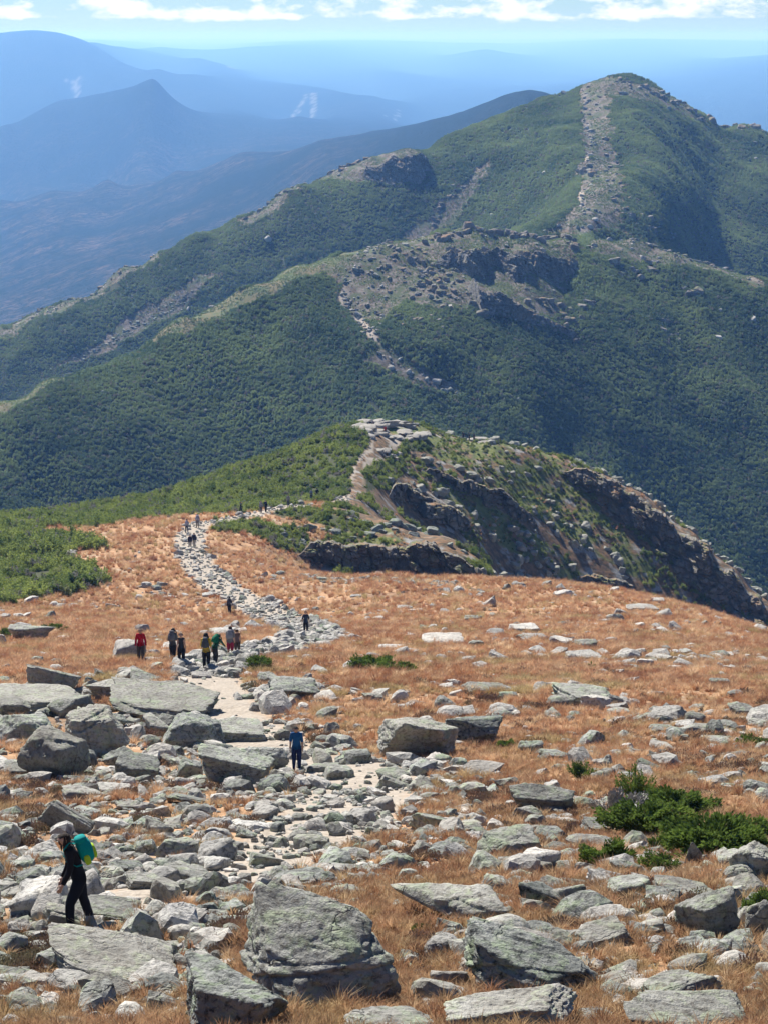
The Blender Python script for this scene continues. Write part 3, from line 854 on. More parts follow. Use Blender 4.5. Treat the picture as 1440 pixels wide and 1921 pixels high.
HERO = [
 # u, bottom row, width, height, kind, depth ratio, tilt x, tilt y, turn, label
 (590,1890,300,186,'block',.95,.34,-.04,.30,'huge flat-topped lichened boulder, the largest stone at the bottom of the picture'),
 (440,1944,180,128,'block',.8,.0,.12,-.3,'dark cracked boulder at the bottom edge, against the left of the huge flat-topped one'),
 (205,1848,262,72,'slab',.8,.12,.20,.2,'broad pale green slab below the woman with the teal backpack'),
 (128,1745,112,58,'wedge',.5,-.2,.2,-.1,'sharp dark wedge of rock below the feet of the walking woman'),
 (186,1728,150,34,'slab',.8,.0,.05,.1,'grey rounded slab the woman with the teal backpack steps on'),
 (18,1793,74,52,'block',.8,.0,.0,.4,'green lichened stone cut by the left edge of the picture below the woman'),
 (1012,1868,258,130,'slab',.75,.14,.26,-.15,'large pale flat slab tilting right, lower right of the huge boulder'),
 (945,1940,235,92,'block',.7,.1,.06,.1,'black-spotted boulder on the bottom edge under the large tilting slab'),
 (728,1945,205,58,'round',.8,.0,.0,.3,'low green-grey boulder on the bottom edge beside the orange grass'),
 (1266,1886,142,62,'block',.8,.0,-.05,.5,'humped grey boulder resting on a long slab at the bottom right'),
 (1290,1942,262,66,'slab',.7,.08,.12,.0,'long pale slab along the bottom right edge of the picture'),
 (1342,1757,100,98,'block',.9,.0,.05,.35,'upright square-cut boulder with a dark side, right of the heath bush'),
 (1288,1692,120,52,'slab',.9,.05,.12,.2,'cracked slab leaning on the upright square-cut boulder'),
 (1184,1688,108,58,'round',.8,.0,.0,.1,'rounded pale boulder just below the small bright green shrub'),
 (1130,1776,124,56,'slab',.8,.1,-.12,.3,'stepped pale slab in the middle of the lower right rocks'),
 (1212,1760,82,44,'wedge',.8,.0,.1,.6,'gabled pale stone touching the stepped slab'),
 (888,1736,128,80,'block',.85,.12,.1,.4,'dark green boulder split by crossing cracks amid orange grass'),
 (1066,1709,62,58,'block',.8,.0,.1,.2,'right half of a split pale boulder beside brown heath'),
 (1030,1707,74,50,'block',.8,.1,.3,-.2,'left half of a split grey boulder leaning on its paler half'),
 (830,1800,84,64,'round',.8,.0,.1,.5,'white lumpy stone left of the large tilting slab'),
 (900,1790,70,34,'wedge',.8,.0,.2,.4,'dark angular stone behind the white lumpy one'),
 (960,1613,112,58,'block',.8,.1,.05,.2,'pale boulder with a flat lit face right of the dirt patch'),
 (1012,1526,120,64,'slab',.55,.1,.22,.1,'long grey block left of the dark green shrub'),
 (990,1543,72,40,'slab',.5,.0,.28,.0,'narrow leaning slab under the long grey block'),
 (1096,1523,58,36,'round',.8,.0,.0,.0,'small rounded boulder at the right end of the long grey block'),
 (1130,1568,95,40,'slab',.8,.05,.15,.3,'ribbed pale slab in front of the dark green shrub'),
 (1110,1600,100,42,'round',.8,.0,.1,.0,'low pale boulder left of the small bright green shrub'),
 (1300,1624,42,58,'point',.7,.0,-.1,.2,'small pointed stone standing up in front of the dark shrub'),
 (1422,1657,94,82,'block',.8,.0,.1,.3,'dark boulder cut by the right edge beside the shrub'),
 (1178,1638,66,38,'wedge',.8,.0,.0,.4,'dark cracked stone in front of the small bright green shrub'),
 (1395,1672,80,36,'round',.8,.0,.0,.0,'mossy low stone under the dark boulder at the right edge'),
 (1315,1793,74,40,'block',.8,.0,.1,.3,'dark-faced stone below the upright square-cut boulder'),
 (1385,1797,86,40,'wedge',.8,.0,.1,.1,'mossy wedge stone near the right edge below the square-cut boulder'),
 (1238,1790,40,34,'point',.8,.0,.0,.2,'small pyramid-shaped stone in the lower right heath'),
 (1425,1760,60,90,'block',.8,.0,.0,.1,'pale stone cut by the right edge below the little spruce'),
 (776,1426,156,90,'block',.75,-.12,.10,.12,'massive dark-fronted boulder standing alone right of the trail'),
 (880,1396,114,66,'block',.8,-.02,.08,-.1,'flat grey boulder just behind the massive dark-fronted one'),
 (860,1448,36,34,'block',.8,.0,.0,.1,'square stone propping the massive boulder at its right foot'),
 (830,1441,30,30,'block',.8,.0,.0,.5,'small dark stone jammed under the massive boulder'),
 (172,1418,146,98,'block',.8,-.1,.28,.2,'great dark boulder overhanging a black hollow, upper left rock pile'),
 (97,1466,124,110,'block',.8,.1,.40,-.3,'tilted grey boulder below and left of the overhanging one'),
 (150,1440,70,46,'block',.8,.0,.2,.2,'shadowed stone wedged between two great boulders of the left pile'),
 (95,1303,110,58,'block',.55,-.1,.22,-.1,'dark ridge-backed boulder on top of the left rock pile'),
 (60,1338,170,52,'slab',.9,.0,.06,.2,'wide pale ledge under the ridge-backed boulder'),
 (295,1346,240,60,'slab',.9,.05,.05,-.1,'widest pale ledge of the left rock pile, left of the path'),
 (256,1340,52,32,'block',.8,.0,.05,.0,'short dark block set in front of the widest ledge'),
 (358,1402,112,68,'block',.8,.1,.1,.3,'cracked round-edged boulder in the middle of the rock pile'),
 (436,1476,144,84,'slab',.7,-.05,.25,-.1,'long green-grey slab with a dark undercut left of the boy in blue'),
 (356,1462,50,46,'block',.8,.0,.0,.3,'stubby stone at the left end of the undercut slab'),
 (488,1446,84,58,'block',.8,-.1,.05,.2,'dark-faced boulder right beside the boy in blue'),
 (442,1390,120,46,'slab',.9,.05,.08,.1,'pale cracked ledge behind the undercut slab'),
 (22,1347,78,40,'block',.8,-.1,.0,.2,'dark stone at the left edge under the wide pale ledge'),
 (12,1392,84,56,'slab',.8,.0,.1,.0,'pale stone at the left edge beside the tilted boulder'),
 (215,1370,60,42,'round',.8,.0,.0,.0,'grey stone peeping out behind the overhanging boulder'),
 (250,1462,90,60,'slab',.9,.1,.2,.2,'light sloping slab right of the black hollow'),
 (300,1420,60,34,'round',.8,.0,.0,.4,'pale stone between the heath and the cracked boulder'),
 (272,1287,62,26,'block',.8,.0,.03,.1,'small flat block beside the path below the hiker in red'),
 (322,1290,44,17,'slab',.8,.0,.0,.0,'thin dark block right of the small flat one'),
 (124,1560,116,62,'plank',.28,.1,.52,-.15,'long narrow tilted plank of stone behind the walking woman'),
 (213,1489,78,26,'slab',.7,.0,.05,.1,'flat white stone in the grass below the left rock pile'),
 (300,1571,64,46,'wedge',.8,.0,.1,.4,'dark peaked stone with grass in front, right of the woman'),
 (368,1537,68,34,'round',.8,.0,.1,.1,'ridged grey stone left of the trail rubble'),
 (362,1509,84,22,'slab',.6,-.2,.2,.0,'dark overhung slab edge below the undercut slab'),
 (240,1520,50,24,'slab',.7,.0,.1,.2,'layered grey stone left of the peaked one'),
 (95,1619,58,32,'slab',.8,.0,.1,.2,'pale flat stone behind the legs of the walking woman'),
 (42,1622,50,22,'slab',.8,.0,.0,.4,'low pale stone at the edge of the bare earth'),
 (268,1668,86,44,'slab',.8,.05,.15,.2,'pale green slab on the trail right of the woman'),
 (30,1690,70,30,'block',.8,.0,.0,.2,'brown-grey stone beside the bare earth at the left edge'),
 (822,1564,84,42,'block',.7,-.1,.2,.2,'purple-dark boulder on the gravel right of the trail'),
 (340,1765,60,40,'round',.8,.0,.0,.3,'cream stone below the trail left of the huge boulder'),
 (380,1770,50,34,'round',.8,.0,.0,.6,'second cream stone right of the first, below the trail'),
 (655,1645,80,34,'slab',.8,.0,.1,.1,'low slab just behind the top of the huge boulder'),
 (560,1660,110,30,'round',.8,.0,.0,.1,'long low stone capping the back of the huge boulder'),
 (238,1239,62,42,'block',.8,.0,.05,.4,'pale block just behind the hiker in the red jacket'),
 (47,1203,68,36,'block',.8,-.1,.1,.2,'dark split boulder alone in the grass near the left edge'),
 (830,1211,82,25,'slab',.8,.1,.03,.1,'bright white flat slab alone in the orange grass'),
 (988,1189,60,24,'slab',.8,.0,.05,.3,'grey two-part outcrop right of the white slab, upper stone'),
 (1004,1202,52,18,'slab',.8,.0,.08,.2,'lower pale stone touching the grey two-part outcrop'),
 (1100,1219,48,22,'block',.8,.0,.0,.2,'dark-topped stone of the small outcrop with a green tuft'),
 (1092,1241,76,22,'slab',.8,.0,.05,.3,'long pale stone at the foot of the outcrop with a green tuft'),
 (1062,1243,44,10,'slab',.8,.0,.0,.1,'thin white stone left of the green-tufted outcrop'),
 (1200,1147,58,17,'slab',.8,.0,.05,.2,'white twin-lobed stone near the far edge of the grass'),
 (1228,1130,36,10,'slab',.8,.0,.05,.1,'small grey stone behind the white twin-lobed one'),
 (1056,1120,36,15,'block',.8,.0,.0,.2,'small pale block on the far edge of the grass'),
 (1104,1326,126,44,'slab',.8,.05,.1,.1,'layered grey outcrop spread over the middle of the grass slope'),
 (1052,1330,62,32,'round',.8,.0,.0,.3,'rounded pale stone left of the layered outcrop'),
 (1165,1342,44,20,'slab',.8,.0,.0,.2,'flat stones at the right foot of the layered outcrop'),
 (905,1302,92,22,'slab',.8,.0,.08,.2,'low dark-edged slab behind the flat grey boulder'),
 (952,1313,48,20,'round',.8,.0,.0,.2,'small pale stone at the right end of the dark-edged slab'),
 (1198,1261,40,17,'wedge',.8,.0,.0,.1,'small grey peaked stone right of the green-tufted outcrop'),
 (1308,1335,38,18,'round',.8,.0,.0,.3,'small humped stone alone on the right-hand grass slope'),
 (1352,1290,48,22,'block',.8,.0,.1,.3,'dark-sided stone in the grass near the right edge, upper of two'),
 (1380,1309,38,18,'round',.8,.0,.0,.3,'pale stone in the grass near the right edge, lower of two'),
 (1396,1349,48,28,'block',.8,-.1,.1,.3,'black and grey stone left in the outcrop at the right edge'),
 (1430,1361,52,22,'slab',.8,.0,.05,.3,'pale slab of the outcrop cut by the right edge'),
 (1245,1376,60,22,'slab',.8,.0,.1,.2,'splintered pale outcrop on the right-hand slope, left part'),
 (1318,1378,56,26,'block',.8,.0,.1,.5,'splintered grey outcrop on the right-hand slope, right part'),
 (1348,1396,60,18,'slab',.8,.0,.1,.1,'low ledge at the foot of the splintered grey outcrop'),
 (1380,1423,54,16,'wedge',.8,.0,.1,.0,'dark green peaked stone on the reddish ground at the right'),
 (546,1313,96,44,'block',.8,.0,.18,.2,'grey outcrop right of the path behind the boy, biggest block'),
 (500,1286,54,30,'round',.8,.0,.0,.2,'pale stone under the bright green shrub by the path'),
 (518,1314,54,30,'slab',.8,.0,.2,.4,'splintered stone left of the biggest block behind the boy'),
 (996,1416,44,30,'block',.8,.0,.0,.2,'pale stone in the rubble patch right of the bright green tuft'),
 (1042,1432,64,34,'slab',.8,.0,.1,.4,'long stone in the rubble patch above the dark shrub'),
 (606,1448,62,26,'slab',.7,-.1,.0,.1,'dark-fronted slab at the right foot of the boy in blue'),
 (657,1425,40,20,'wedge',.8,.0,.0,.2,'small dark stone left of the massive boulder'),
 (612,1399,48,26,'round',.8,.0,.0,.4,'pale stone in the grass just right of the boy in blue'),
 (566,1468,44,13,'round',.8,.0,.0,.1,'pale green stone at the feet of the boy in blue'),
 (250,1057,16,7,'slab',.8,.0,.0,.1,'small white stone in the grass left of the far trail'),
 (188,1080,20,10,'slab',.8,.0,.15,.1,'small white slab at the edge of the left scrub patch'),
 (885,1163,38,10,'slab',.8,.0,.0,.1,'thin grey stone flush with the grass above the two-part outcrop'),
 (668,1120,22,7,'slab',.8,.0,.0,.1,'small white brick-like stone in the middle of the far grass'),
 (757,1142,28,9,'slab',.8,.0,.0,.1,'small pale stone in the grass above the bright white slab'),
 (606,1090,18,9,'block',.8,.0,.0,.1,'small dark-sided stone beside the strip of gravel'),
 (415,1190,54,16,'slab',.8,.0,.03,.1,'pale slab in the grass behind the hiker in yellow'),
 (735,1222,60,12,'slab',.8,.0,.03,.1,'thin pale slab in the grass left of the bright white one'),
 (1280,1148,30,8,'slab',.8,.0,.0,.1,'thin pale stone near the right end of the grass edge'),
 (1395,1190,30,10,'slab',.8,.0,.0,.1,'small white stone on the grass edge near the right border'),
 (1360,1232,36,10,'slab',.8,.0,.0,.1,'flat white stone in the grass near the right border'),
 (1180,1100,10,5,'slab',.8,.0,.0,.1,'tiny pale stone on the rim of the grass'),
]
HERO += [
 (205,1312,90,40,'block',.7,-.1,.12,.2,'squat grey block behind the great overhanging boulder'),
 (140,1345,80,46,'block',.7,-.1,-.15,.4,'dark block leaning under the ridge-backed boulder'),
 (60,1395,90,58,'block',.8,.1,.3,.3,'green-grey block stacked on the tilted boulder of the left pile'),
 (300,1378,64,40,'wedge',.8,.0,.2,.2,'dark wedge poking out beside the cracked boulder'),
 (410,1428,70,46,'block',.7,-.05,.2,.3,'angular grey block above the undercut slab'),
 (222,1440,70,50,'wedge',.7,.0,.3,.1,'steep dark slab right of the overhanging boulder'),
 (20,1460,80,44,'slab',.8,.1,.1,.2,'low angular slab at the left edge below the tilted boulder'),
 (150,1505,70,34,'block',.7,.0,.1,.5,'dark block in the heath below the left rock pile'),
]
FOOT = []          # footprints taken by big stones: x, y, radius
for i, (u, vb, w, h, kind, deep, tx, ty, tz, lab) in enumerate(HERO):
    p, sx, sy, sz = place_px(u, vb, w, h, deep, flat=.85 if kind in ('slab', 'plank') else .4)
    sub = 6 if w >= 140 and vb > 1400 else 5 if w >= 84 and vb > 1290 else (4 if w >= 34 else 3)
    mat = M_ROCKP if ('white' in lab or 'cream' in lab or 'pale' in lab and vb < 1260) else M_ROCK
    me = rock_mesh('boulder', 100 + i * 7, kind, sub, mat)
    o = link('boulder' if max(sx, sz) > .25 else 'stone', me)
    o.scale = (sx * 1.12, sy * 1.12, sz * 1.15)
    o.rotation_euler = (tx, ty, tz)
    o.location = (p.x, p.y + sy * .75, p.z + sz * .72 - .04)
    tag(o, lab, 'boulder' if max(sx, sz) > .25 else 'stone')
    FOOT.append((p.x, p.y + sy * .75, max(sx, sy)))
FOOT = np.array(FOOT)

# loose stones: shared shapes, each its own object while large enough to pick out
KINDS = ['block', 'slab', 'slab', 'wedge', 'round', 'block', 'slab', 'wedge', 'block', 'slab', 'round', 'wedge']
STONES = [rock_mesh('stone', 900 + k * 13, KINDS[k], 3, M_ROCK) for k in range(12)]
STONES_P = [rock_mesh('stone', 1200 + k * 13, KINDS[k], 3, M_ROCKP) for k in range(12)]
def ground_z(x, y):
    return height(np.asarray(x, float), np.asarray(y, float))

def sample(n, dmin, dmax, amax=.19, p=1.0):
    """ground points spread evenly over the picture's depth (p=1: even in log distance; p=0: even per square metre)"""
    q = rng.random(n)
    if p: D = dmin * (dmax / dmin) ** q
    else: D = np.sqrt(dmin ** 2 + q * (dmax ** 2 - dmin ** 2))
    return rng.uniform(-1, 1, n) * (amax * D + 7.0), D

def clear_of(x, y, pad=0.0):
    d = np.hypot(x[:, None] - FOOT[None, :, 0], y[:, None] - FOOT[None, :, 1]) - FOOT[None, :, 2] * .9
    return d.min(1) > pad

ROCKY = [ # rubble areas of the summit slope, photo pixels
 [(-900,1290),(-80,1270),(420,1262),(520,1300),(560,1400),(720,1430),(930,1480),(900,1600),(760,1660),(480,1660),(380,1921),(-80,1960),(-900,1960)],
 [(940,1470),(1120,1480),(1440,1640),(2300,1640),(2300,1960),(720,1960),(760,1800),(900,1700)],
 [(960,1370),(1100,1380),(1440,1400),(1500,1520),(1250,1460),(1050,1450)],
 [(460,1255),(600,1270),(640,1330),(600,1420),(500,1380)],
 [(1180,1340),(1420,1320),(1440,1410),(1240,1400)],
]
def rockiness(x, y):
    c = cover(x, y)
    m = np.zeros(len(x))
    for q_, poly in enumerate(ROCKY):
        m = np.maximum(m, poly_mask(c['u'] + 20 * c['w'], c['v'] + 14 * c['w'], poly) * (1.0, .62, .55, .9, .7)[q_])
    near = (c['p1'] < 12.5)
    tr = np.where(near, 1 - sstep(1.0, 5.5, c['d1']), 1 - sstep(.7, 3.2, c['d1']))
    return np.maximum(m * .66, tr * (y < 300)), c

groups = [
 ('loose stone lying in the trail rubble of the lower half', 'stones of the trail rubble'),
 ('grey stone half sunk in grass and heath of the near slope', 'stones in the near grass'),
 ('small pale stone scattered over the orange grass slope', 'stones on the grass slope'),
]
want = (86, 62, 36)
cand_x, cand_y = sample(9000, 26, 170)
rk, cc = rockiness(cand_x, cand_y)
free = clear_of(cand_x, cand_y, .1) & (cc['u'] > -20) & (cc['u'] < 1460) & (cc['v'] < 1925)
sel = [np.nonzero(free & (rk > .68) & (cand_y < 75))[0], np.nonzero(free & (rk <= .68) & (rk > .2) & (cand_y < 80))[0], np.nonzero(free & (rk < .2) & (cand_y > 60) & (cc['scrub'] < .5))[0]]
taken = []
for gi, idx in enumerate(sel):
    for n_, k in enumerate(idx[:want[gi]]):
        x, y = cand_x[k], cand_y[k]
        s = float(np.clip(rng.lognormal(math.log(.23), .38), .14, .52)) * (1.0 if gi < 2 else 1.35)
        j = int(rng.integers(12))
        o = link('stone', (STONES_P if rng.random() < (.55 if gi == 0 else .3 if gi == 1 else .8) else STONES)[j])
        fl = rng.uniform(.35, .75) * (1 if gi < 2 else .6)
        o.scale = (s, s * rng.uniform(.6, .95), s * fl)
        o.rotation_euler = (rng.normal(0, .18), rng.normal(0, .2), rng.uniform(0, 6.28))
        o.location = (x, y, float(ground_z([x], [y])[0]) + s * fl * .45)
        tag(o, groups[gi][0], 'stone', groups[gi][1])
        taken.append((x, y, s))
FOOT = np.vstack([FOOT, np.array(taken)])

# rubble nobody could count
def proto(name, me):
    return bpy.data.objects.new(name, me)
RP = [proto('rubble_kind_%02d' % k, rock_mesh('rubble_stone', 2000 + k * 11, KINDS[k % 12], 2 if k % 3 else 3, M_ROCK if k < 7 else M_ROCKP, 1.2, False)) for k in range(14)]
def rubble(name, x, y, s, flat=(.35, .8), pale=.5, lift=.3, label=None):
    n = len(x)
    z = ground_z(x, y)
    fl = rng.uniform(*flat, n)
    idx = np.where(rng.random(n) < pale, rng.integers(7, 14, n), rng.integers(0, 7, n))
    sc = np.stack([s, s * rng.uniform(.6, 1, n), s * fl], 1)
    rot = np.stack([rng.normal(0, .22, n), rng.normal(0, .25, n), rng.uniform(0, 6.28, n)], 1)
    return instancer(name, np.stack([x, y, z + s * fl * lift], 1), rot, sc, idx, RP)

x, y = sample(90000, 24, 110)
rk, cc = rockiness(x, y)
on_sand = fbm2(x, y, 2.6, 2, 77) > .08
dens = rk * np.where(cc['trail'] > .6, np.where(on_sand, .08, .55), .8)
k = (rng.random(len(x)) < dens * .56) & clear_of(x, y, -.12) & (cc['u'] > -900) & (cc['u'] < 2340)
x, y = x[k], y[k]
s = np.clip(rng.lognormal(math.log(.072), .72, len(x)), .022, .42) * np.interp(y, [25, 60, 110], [.9, 1.25, 1.6])
rubble('trail_rubble', x, y, s, pale=.34)
x, y = sample(13000, 25, 100)
rk, cc = rockiness(x, y)
k = (rk > .3) & (rng.random(len(x)) < .15) & clear_of(x, y, .05) & (cc['trail'] < .7)
rubble('slope_rubble', x[k], y[k], np.clip(rng.lognormal(math.log(.20), .4, k.sum()), .1, .5), pale=.22)
# far stretch of the trail: coarse pale blocks in a ribbon
x, y = sample(90000, 96, 330)
rk, cc = rockiness(x, y)
k = (cc['trail'] > .25) & (rng.random(len(x)) < .8) & (cc['p1'] < 31)
edge = np.abs(cc['trail'] - .5) < .38
s = np.clip(rng.lognormal(math.log(.20), .45, len(x)), .08, .6) * np.where(edge, 1.25, .8)
rubble('far_trail_rubble', x[k], y[k], s[k], pale=.7)
# thin scatter over the grass, the gravel strip, stones up the two far ridges
x, y = sample(17000, 60, 240)
rk, cc = rockiness(x, y)
clump = fbm2(x, y, 7.0, 3, 78)
k = (cc['grass'] > .6) & (rng.random(len(x)) < (.08 + .5 * (clump > .22)) * np.interp(y, [60, 110], [.45, 1.0]))
rubble('grass_slope_rubble', x[k], y[k], np.clip(rng.lognormal(math.log(.25), .5, k.sum()), .08, .8), flat=(.35, .6), pale=.85, lift=.55)
gs = [hit(560, 1083, 190, 240), hit(700, 1088, 190, 240), hit(850, 1098, 180, 235)]
tq = rng.random(900); seg = (tq * 2).astype(int); f = tq * 2 - seg
gx = np.array([gs[a].x + (gs[a + 1].x - gs[a].x) * b for a, b in zip(seg, f)]) + rng.normal(0, .3, 900)
gy = np.array([gs[a].y + (gs[a + 1].y - gs[a].y) * b for a, b in zip(seg, f)]) + rng.normal(0, 2.2, 900)
rubble('gravel_strip', gx, gy, rng.uniform(.1, .32, 900), pale=.45)

x, y = sample(130000, 650, 975, p=.0)
cc = cover(x, y)
k = (((cc['trail'] > .3) & (rng.random(len(x)) < .2)) | ((cc['bare'] > .5) & (rng.random(len(x)) < .03)) | (rng.random(len(x)) < .0022)) & seen(x, y)
s = np.clip(rng.lognormal(math.log(.5), .55, len(x)), .2, 2.4)
rubble('middle_ridge_rubble', x[k], y[k], s[k], pale=.6)
x, y = sample(130000, 990, 1445, p=.0)
cc = cover(x, y)
k = (((cc['trail'] > .25) & (rng.random(len(x)) < .15)) | ((cc['bare'] > .5) & (rng.random(len(x)) < .014)) | (rng.random(len(x)) < .0045)) & seen(x, y)
s = np.clip(rng.lognormal(math.log(.65), .55, len(x)), .25, 3.2)
rubble('mountain_rubble', x[k], y[k], s[k], pale=.4)

# ---------------------------------------------------------------- cliffs and outcrops: bedrock broken into blocks
CL_PROTO = [rock_verts(3000 + k * 17, ['block', 'block', 'slab', 'wedge'][k % 4], 3, 1.3) for k in range(14)]
def cliff(name, lines, dmin, dmax, mat=M_CLIFF, wall=1.0):
    """lines: (polyline of photo pixels, block size in pixels lo, hi, how many, scatter in pixels)"""
    V, Fc, off = [], [], 0
    for pl, lo, hi, n, sc in lines:
        pl = np.array(pl, float)
        seg = np.hypot(*np.diff(pl, axis=0).T); cum = np.concatenate([[0], np.cumsum(seg)])
        for q in range(n):
            tt = (q + rng.uniform(0, 1)) / n * cum[-1]
            u = np.interp(tt, cum, pl[:, 0]) + rng.normal(0, sc); v = np.interp(tt, cum, pl[:, 1]) + rng.normal(0, sc * .7)
            p = hit(u, v, dmin, dmax)
            m = px_size(p)
            s = rng.uniform(lo, hi) * m / 2
            vv, ff = CL_PROTO[int(rng.integers(len(CL_PROTO)))]
            R = Euler((rng.normal(.04, .07), rng.normal(.05, .10), rng.uniform(-.6, .6) + math.pi / 2 * int(rng.integers(4)))).to_matrix()
            S = np.array([s * rng.uniform(.75, 1.2), s * rng.uniform(.7, 1.1), s * rng.uniform(.75, 1.35) * wall])
            w = (vv * S) @ np.array(R).T + np.array([p.x, p.y + s * .45, p.z + s * .26 * wall])
            V.append(w); Fc.append(ff + off); off += len(vv)
    me = mesh_np(name, np.vstack(V), np.vstack(Fc), False)
    me.materials.append(mat)
    return tag(link(name, me), kind='structure')


def cell_noise(a, b, seed):
    """jointed-rock relief: every cell of an uneven masonry stands at its own depth; also the distance to the joint"""
    ia, ib = np.floor(a), np.floor(b)
    d1 = np.full(a.shape, 9.0); d2 = np.full(a.shape, 9.0); val = np.zeros(a.shape)
    for da in (-1, 0, 1):
        for db in (-1, 0, 1):
            ca, cb = (ia + da).astype(np.int64), (ib + db).astype(np.int64)
            pa = ca + .15 + .7 * _hash(ca, cb, ca * 0 + 1, seed); pb = cb + .15 + .7 * _hash(ca, cb, ca * 0 + 2, seed)
            d = np.maximum(np.abs(a - pa), np.abs(b - pb)) + .25 * np.hypot(a - pa, b - pb)
            nearer = d < d1
            d2 = np.where(nearer, d1, np.minimum(d2, d)); val = np.where(nearer, _hash(ca, cb, ca * 0 + 3, seed), val); d1 = np.where(nearer, d, d1)
    return val, d2 - d1

def cliff_wall(name, prof, dmin, dmax, mat, block=3.0, amp=1.0, lean=.75, cap=1.6, tall=1.0):
    """a face of jointed bedrock: prof lists (u, top row, bottom row); it rises from the ground seen at its foot"""
    prof = np.array(prof, float)
    feet = [hit(u, vb, dmin, dmax) for u, vt, vb in prof]
    px_m = np.mean([px_size(f) for f in feet])
    n_s = int(np.clip(abs(prof[-1, 0] - prof[0, 0]) * px_m * 1.6 / (block * .075), 80, 560))
    uu = np.linspace(prof[0, 0], prof[-1, 0], n_s)
    vt, vb = np.interp(uu, prof[:, 0], prof[:, 1]), np.interp(uu, prof[:, 0], prof[:, 2])
    fade = np.clip(np.minimum(np.arange(n_s), np.arange(n_s)[::-1]) / (n_s * .06), 0, 1)
    vt = vb - (vb - vt) * fade * tall
    kk = np.ones(9) / 9
    D0 = np.interp(uu, prof[:, 0], [f.y for f in feet])
    vt = vt + (vb - vt) * .32 * fbm2(uu, uu * 0 + seed_of(name), 26.0, 4, 91) * fade
    n_t = 64
    n_c = 14
    T = np.concatenate([np.linspace(-.25, 1, n_t), np.full(n_c, 1.0)])
    B = np.concatenate([np.zeros(n_t), np.linspace(.04, 1, n_c)])
    V = np.zeros((n_s, n_t + n_c, 3))
    hgt = (vb - vt) * px_m
    for j in range(n_t + n_c):
        v = vb + (vt - vb) * T[j]
        a, e = uv_ae(uu, v)
        D = D0 + np.clip(T[j], 0, 1) * hgt * lean
        z = e * D
        if B[j] > 0:                 # the cap runs back from the rim and dips under the slope
            D = D + B[j] * hgt * cap
            z = z - B[j] ** 1.5 * hgt * .35
        V[:, j] = np.stack([a * D, D, z], 1)
    along = np.concatenate([[0], np.cumsum(np.hypot(*np.diff(V[:, 0, :2], axis=0).T))])[:, None] + 0 * V[:, :, 0]
    zz = V[:, :, 2]
    wob = 1.2 * block * fbm2(along, zz, block * 3, 3, 92)
    c1, e1 = cell_noise((along + wob) / (block * 1.5), (zz + .3 * along + wob * .5) / block, 93)
    c2, e2 = cell_noise((along + .5 * wob) / (block * .55), (zz + .25 * along) / (block * .36), 94)
    c3, e3 = cell_noise((along + .3 * wob) / (block * .24), (zz + .2 * along) / (block * .17), 97)
    dsp = amp * (block * .95 * (c1 - .45) + block * .50 * (c2 - .5) + block * .26 * (c3 - .5) - block * .22 * (e1 < .09) - block * .10 * (e2 < .12) + block * .35 * fbm2(along, zz, block * 4, 3, 95))
    dsp = dsp * fade[:, None]
    capm = np.concatenate([np.ones(n_t), 1 - .6 * np.linspace(0, 1, n_c)])[None]
    V[:, :, 1] -= dsp * capm
    V[:, :, 0] += dsp * .25 * capm
    V[:, :, 2] += amp * block * .16 * (c2 - .5) * fade[:, None] + .18 * block * (c1 - .5) * (T > .97)[None] * fade[:, None]
    me = mesh_np(name, V.reshape(-1, 3), grid_faces(n_s, n_t + n_c), False)
    me.materials.append(mat)
    return tag(link(name, me), kind='structure')

def seed_of(name):
    return sum(ord(c) for c in name) % 97

cliff_wall('knob_ledge_cliff', [(560,1006,1042),(600,1000,1060),(640,1004,1072),(700,1008,1080),(745,1002,1086),(800,1000,1088),(845,1026,1092),(880,1048,1096),(930,1078,1100)], 246, 300, M_CLIFF, 2.2, tall=.72)
cliff_wall('knob_face_cliff', [(728,893,932),(770,900,952),(800,918,975),(850,940,992),(885,968,1008)], 300, 390, M_CLIFF, 2.2, tall=.7)
cliff_wall('knob_upper_cliff', [(790,868,888),(830,878,905),(865,892,940),(905,898,945),(940,908,958),(975,940,975),(1010,962,992)], 300, 395, M_CLIFF, 2.2, tall=.7)
cliff_wall('knob_foot_cliff', [(1075,1082,1104),(1110,1062,1112),(1150,1068,1118),(1190,1094,1124)], 290, 395, M_CLIFF, 2.4, tall=.7)
cliff_wall('knob_far_cliff', [(1050,868,884),(1090,876,920),(1140,892,955),(1200,922,1005),(1250,962,1058),(1300,1002,1106),(1350,1046,1150),(1400,1092,1180),(1450,1138,1205)], 310, 400, M_CLIFF, 3.0, .9, tall=.85)
cliff_wall('ridge_top_cliff', [(815,470,492),(845,442,505),(885,436,522),(930,440,500),(965,440,528),(1005,442,515),(1045,452,524),(1085,470,505)], 690, 960, M_CLIFF_FAR, 4.0, .8, tall=.55)
cliff_wall('ridge_lower_cliff', [(872,500,536),(900,500,585),(940,515,598),(980,545,606),(1020,575,618),(1090,612,640)], 690, 960, M_CLIFF_FAR, 4.0, .8, tall=.5)
cliff_wall('mountain_shoulder_cliff', [(680,302,330),(715,290,345),(750,270,352),(785,268,345),(810,290,325)], 1100, 1400, M_CLIFF_FAR, 5.0, .8, tall=.7)

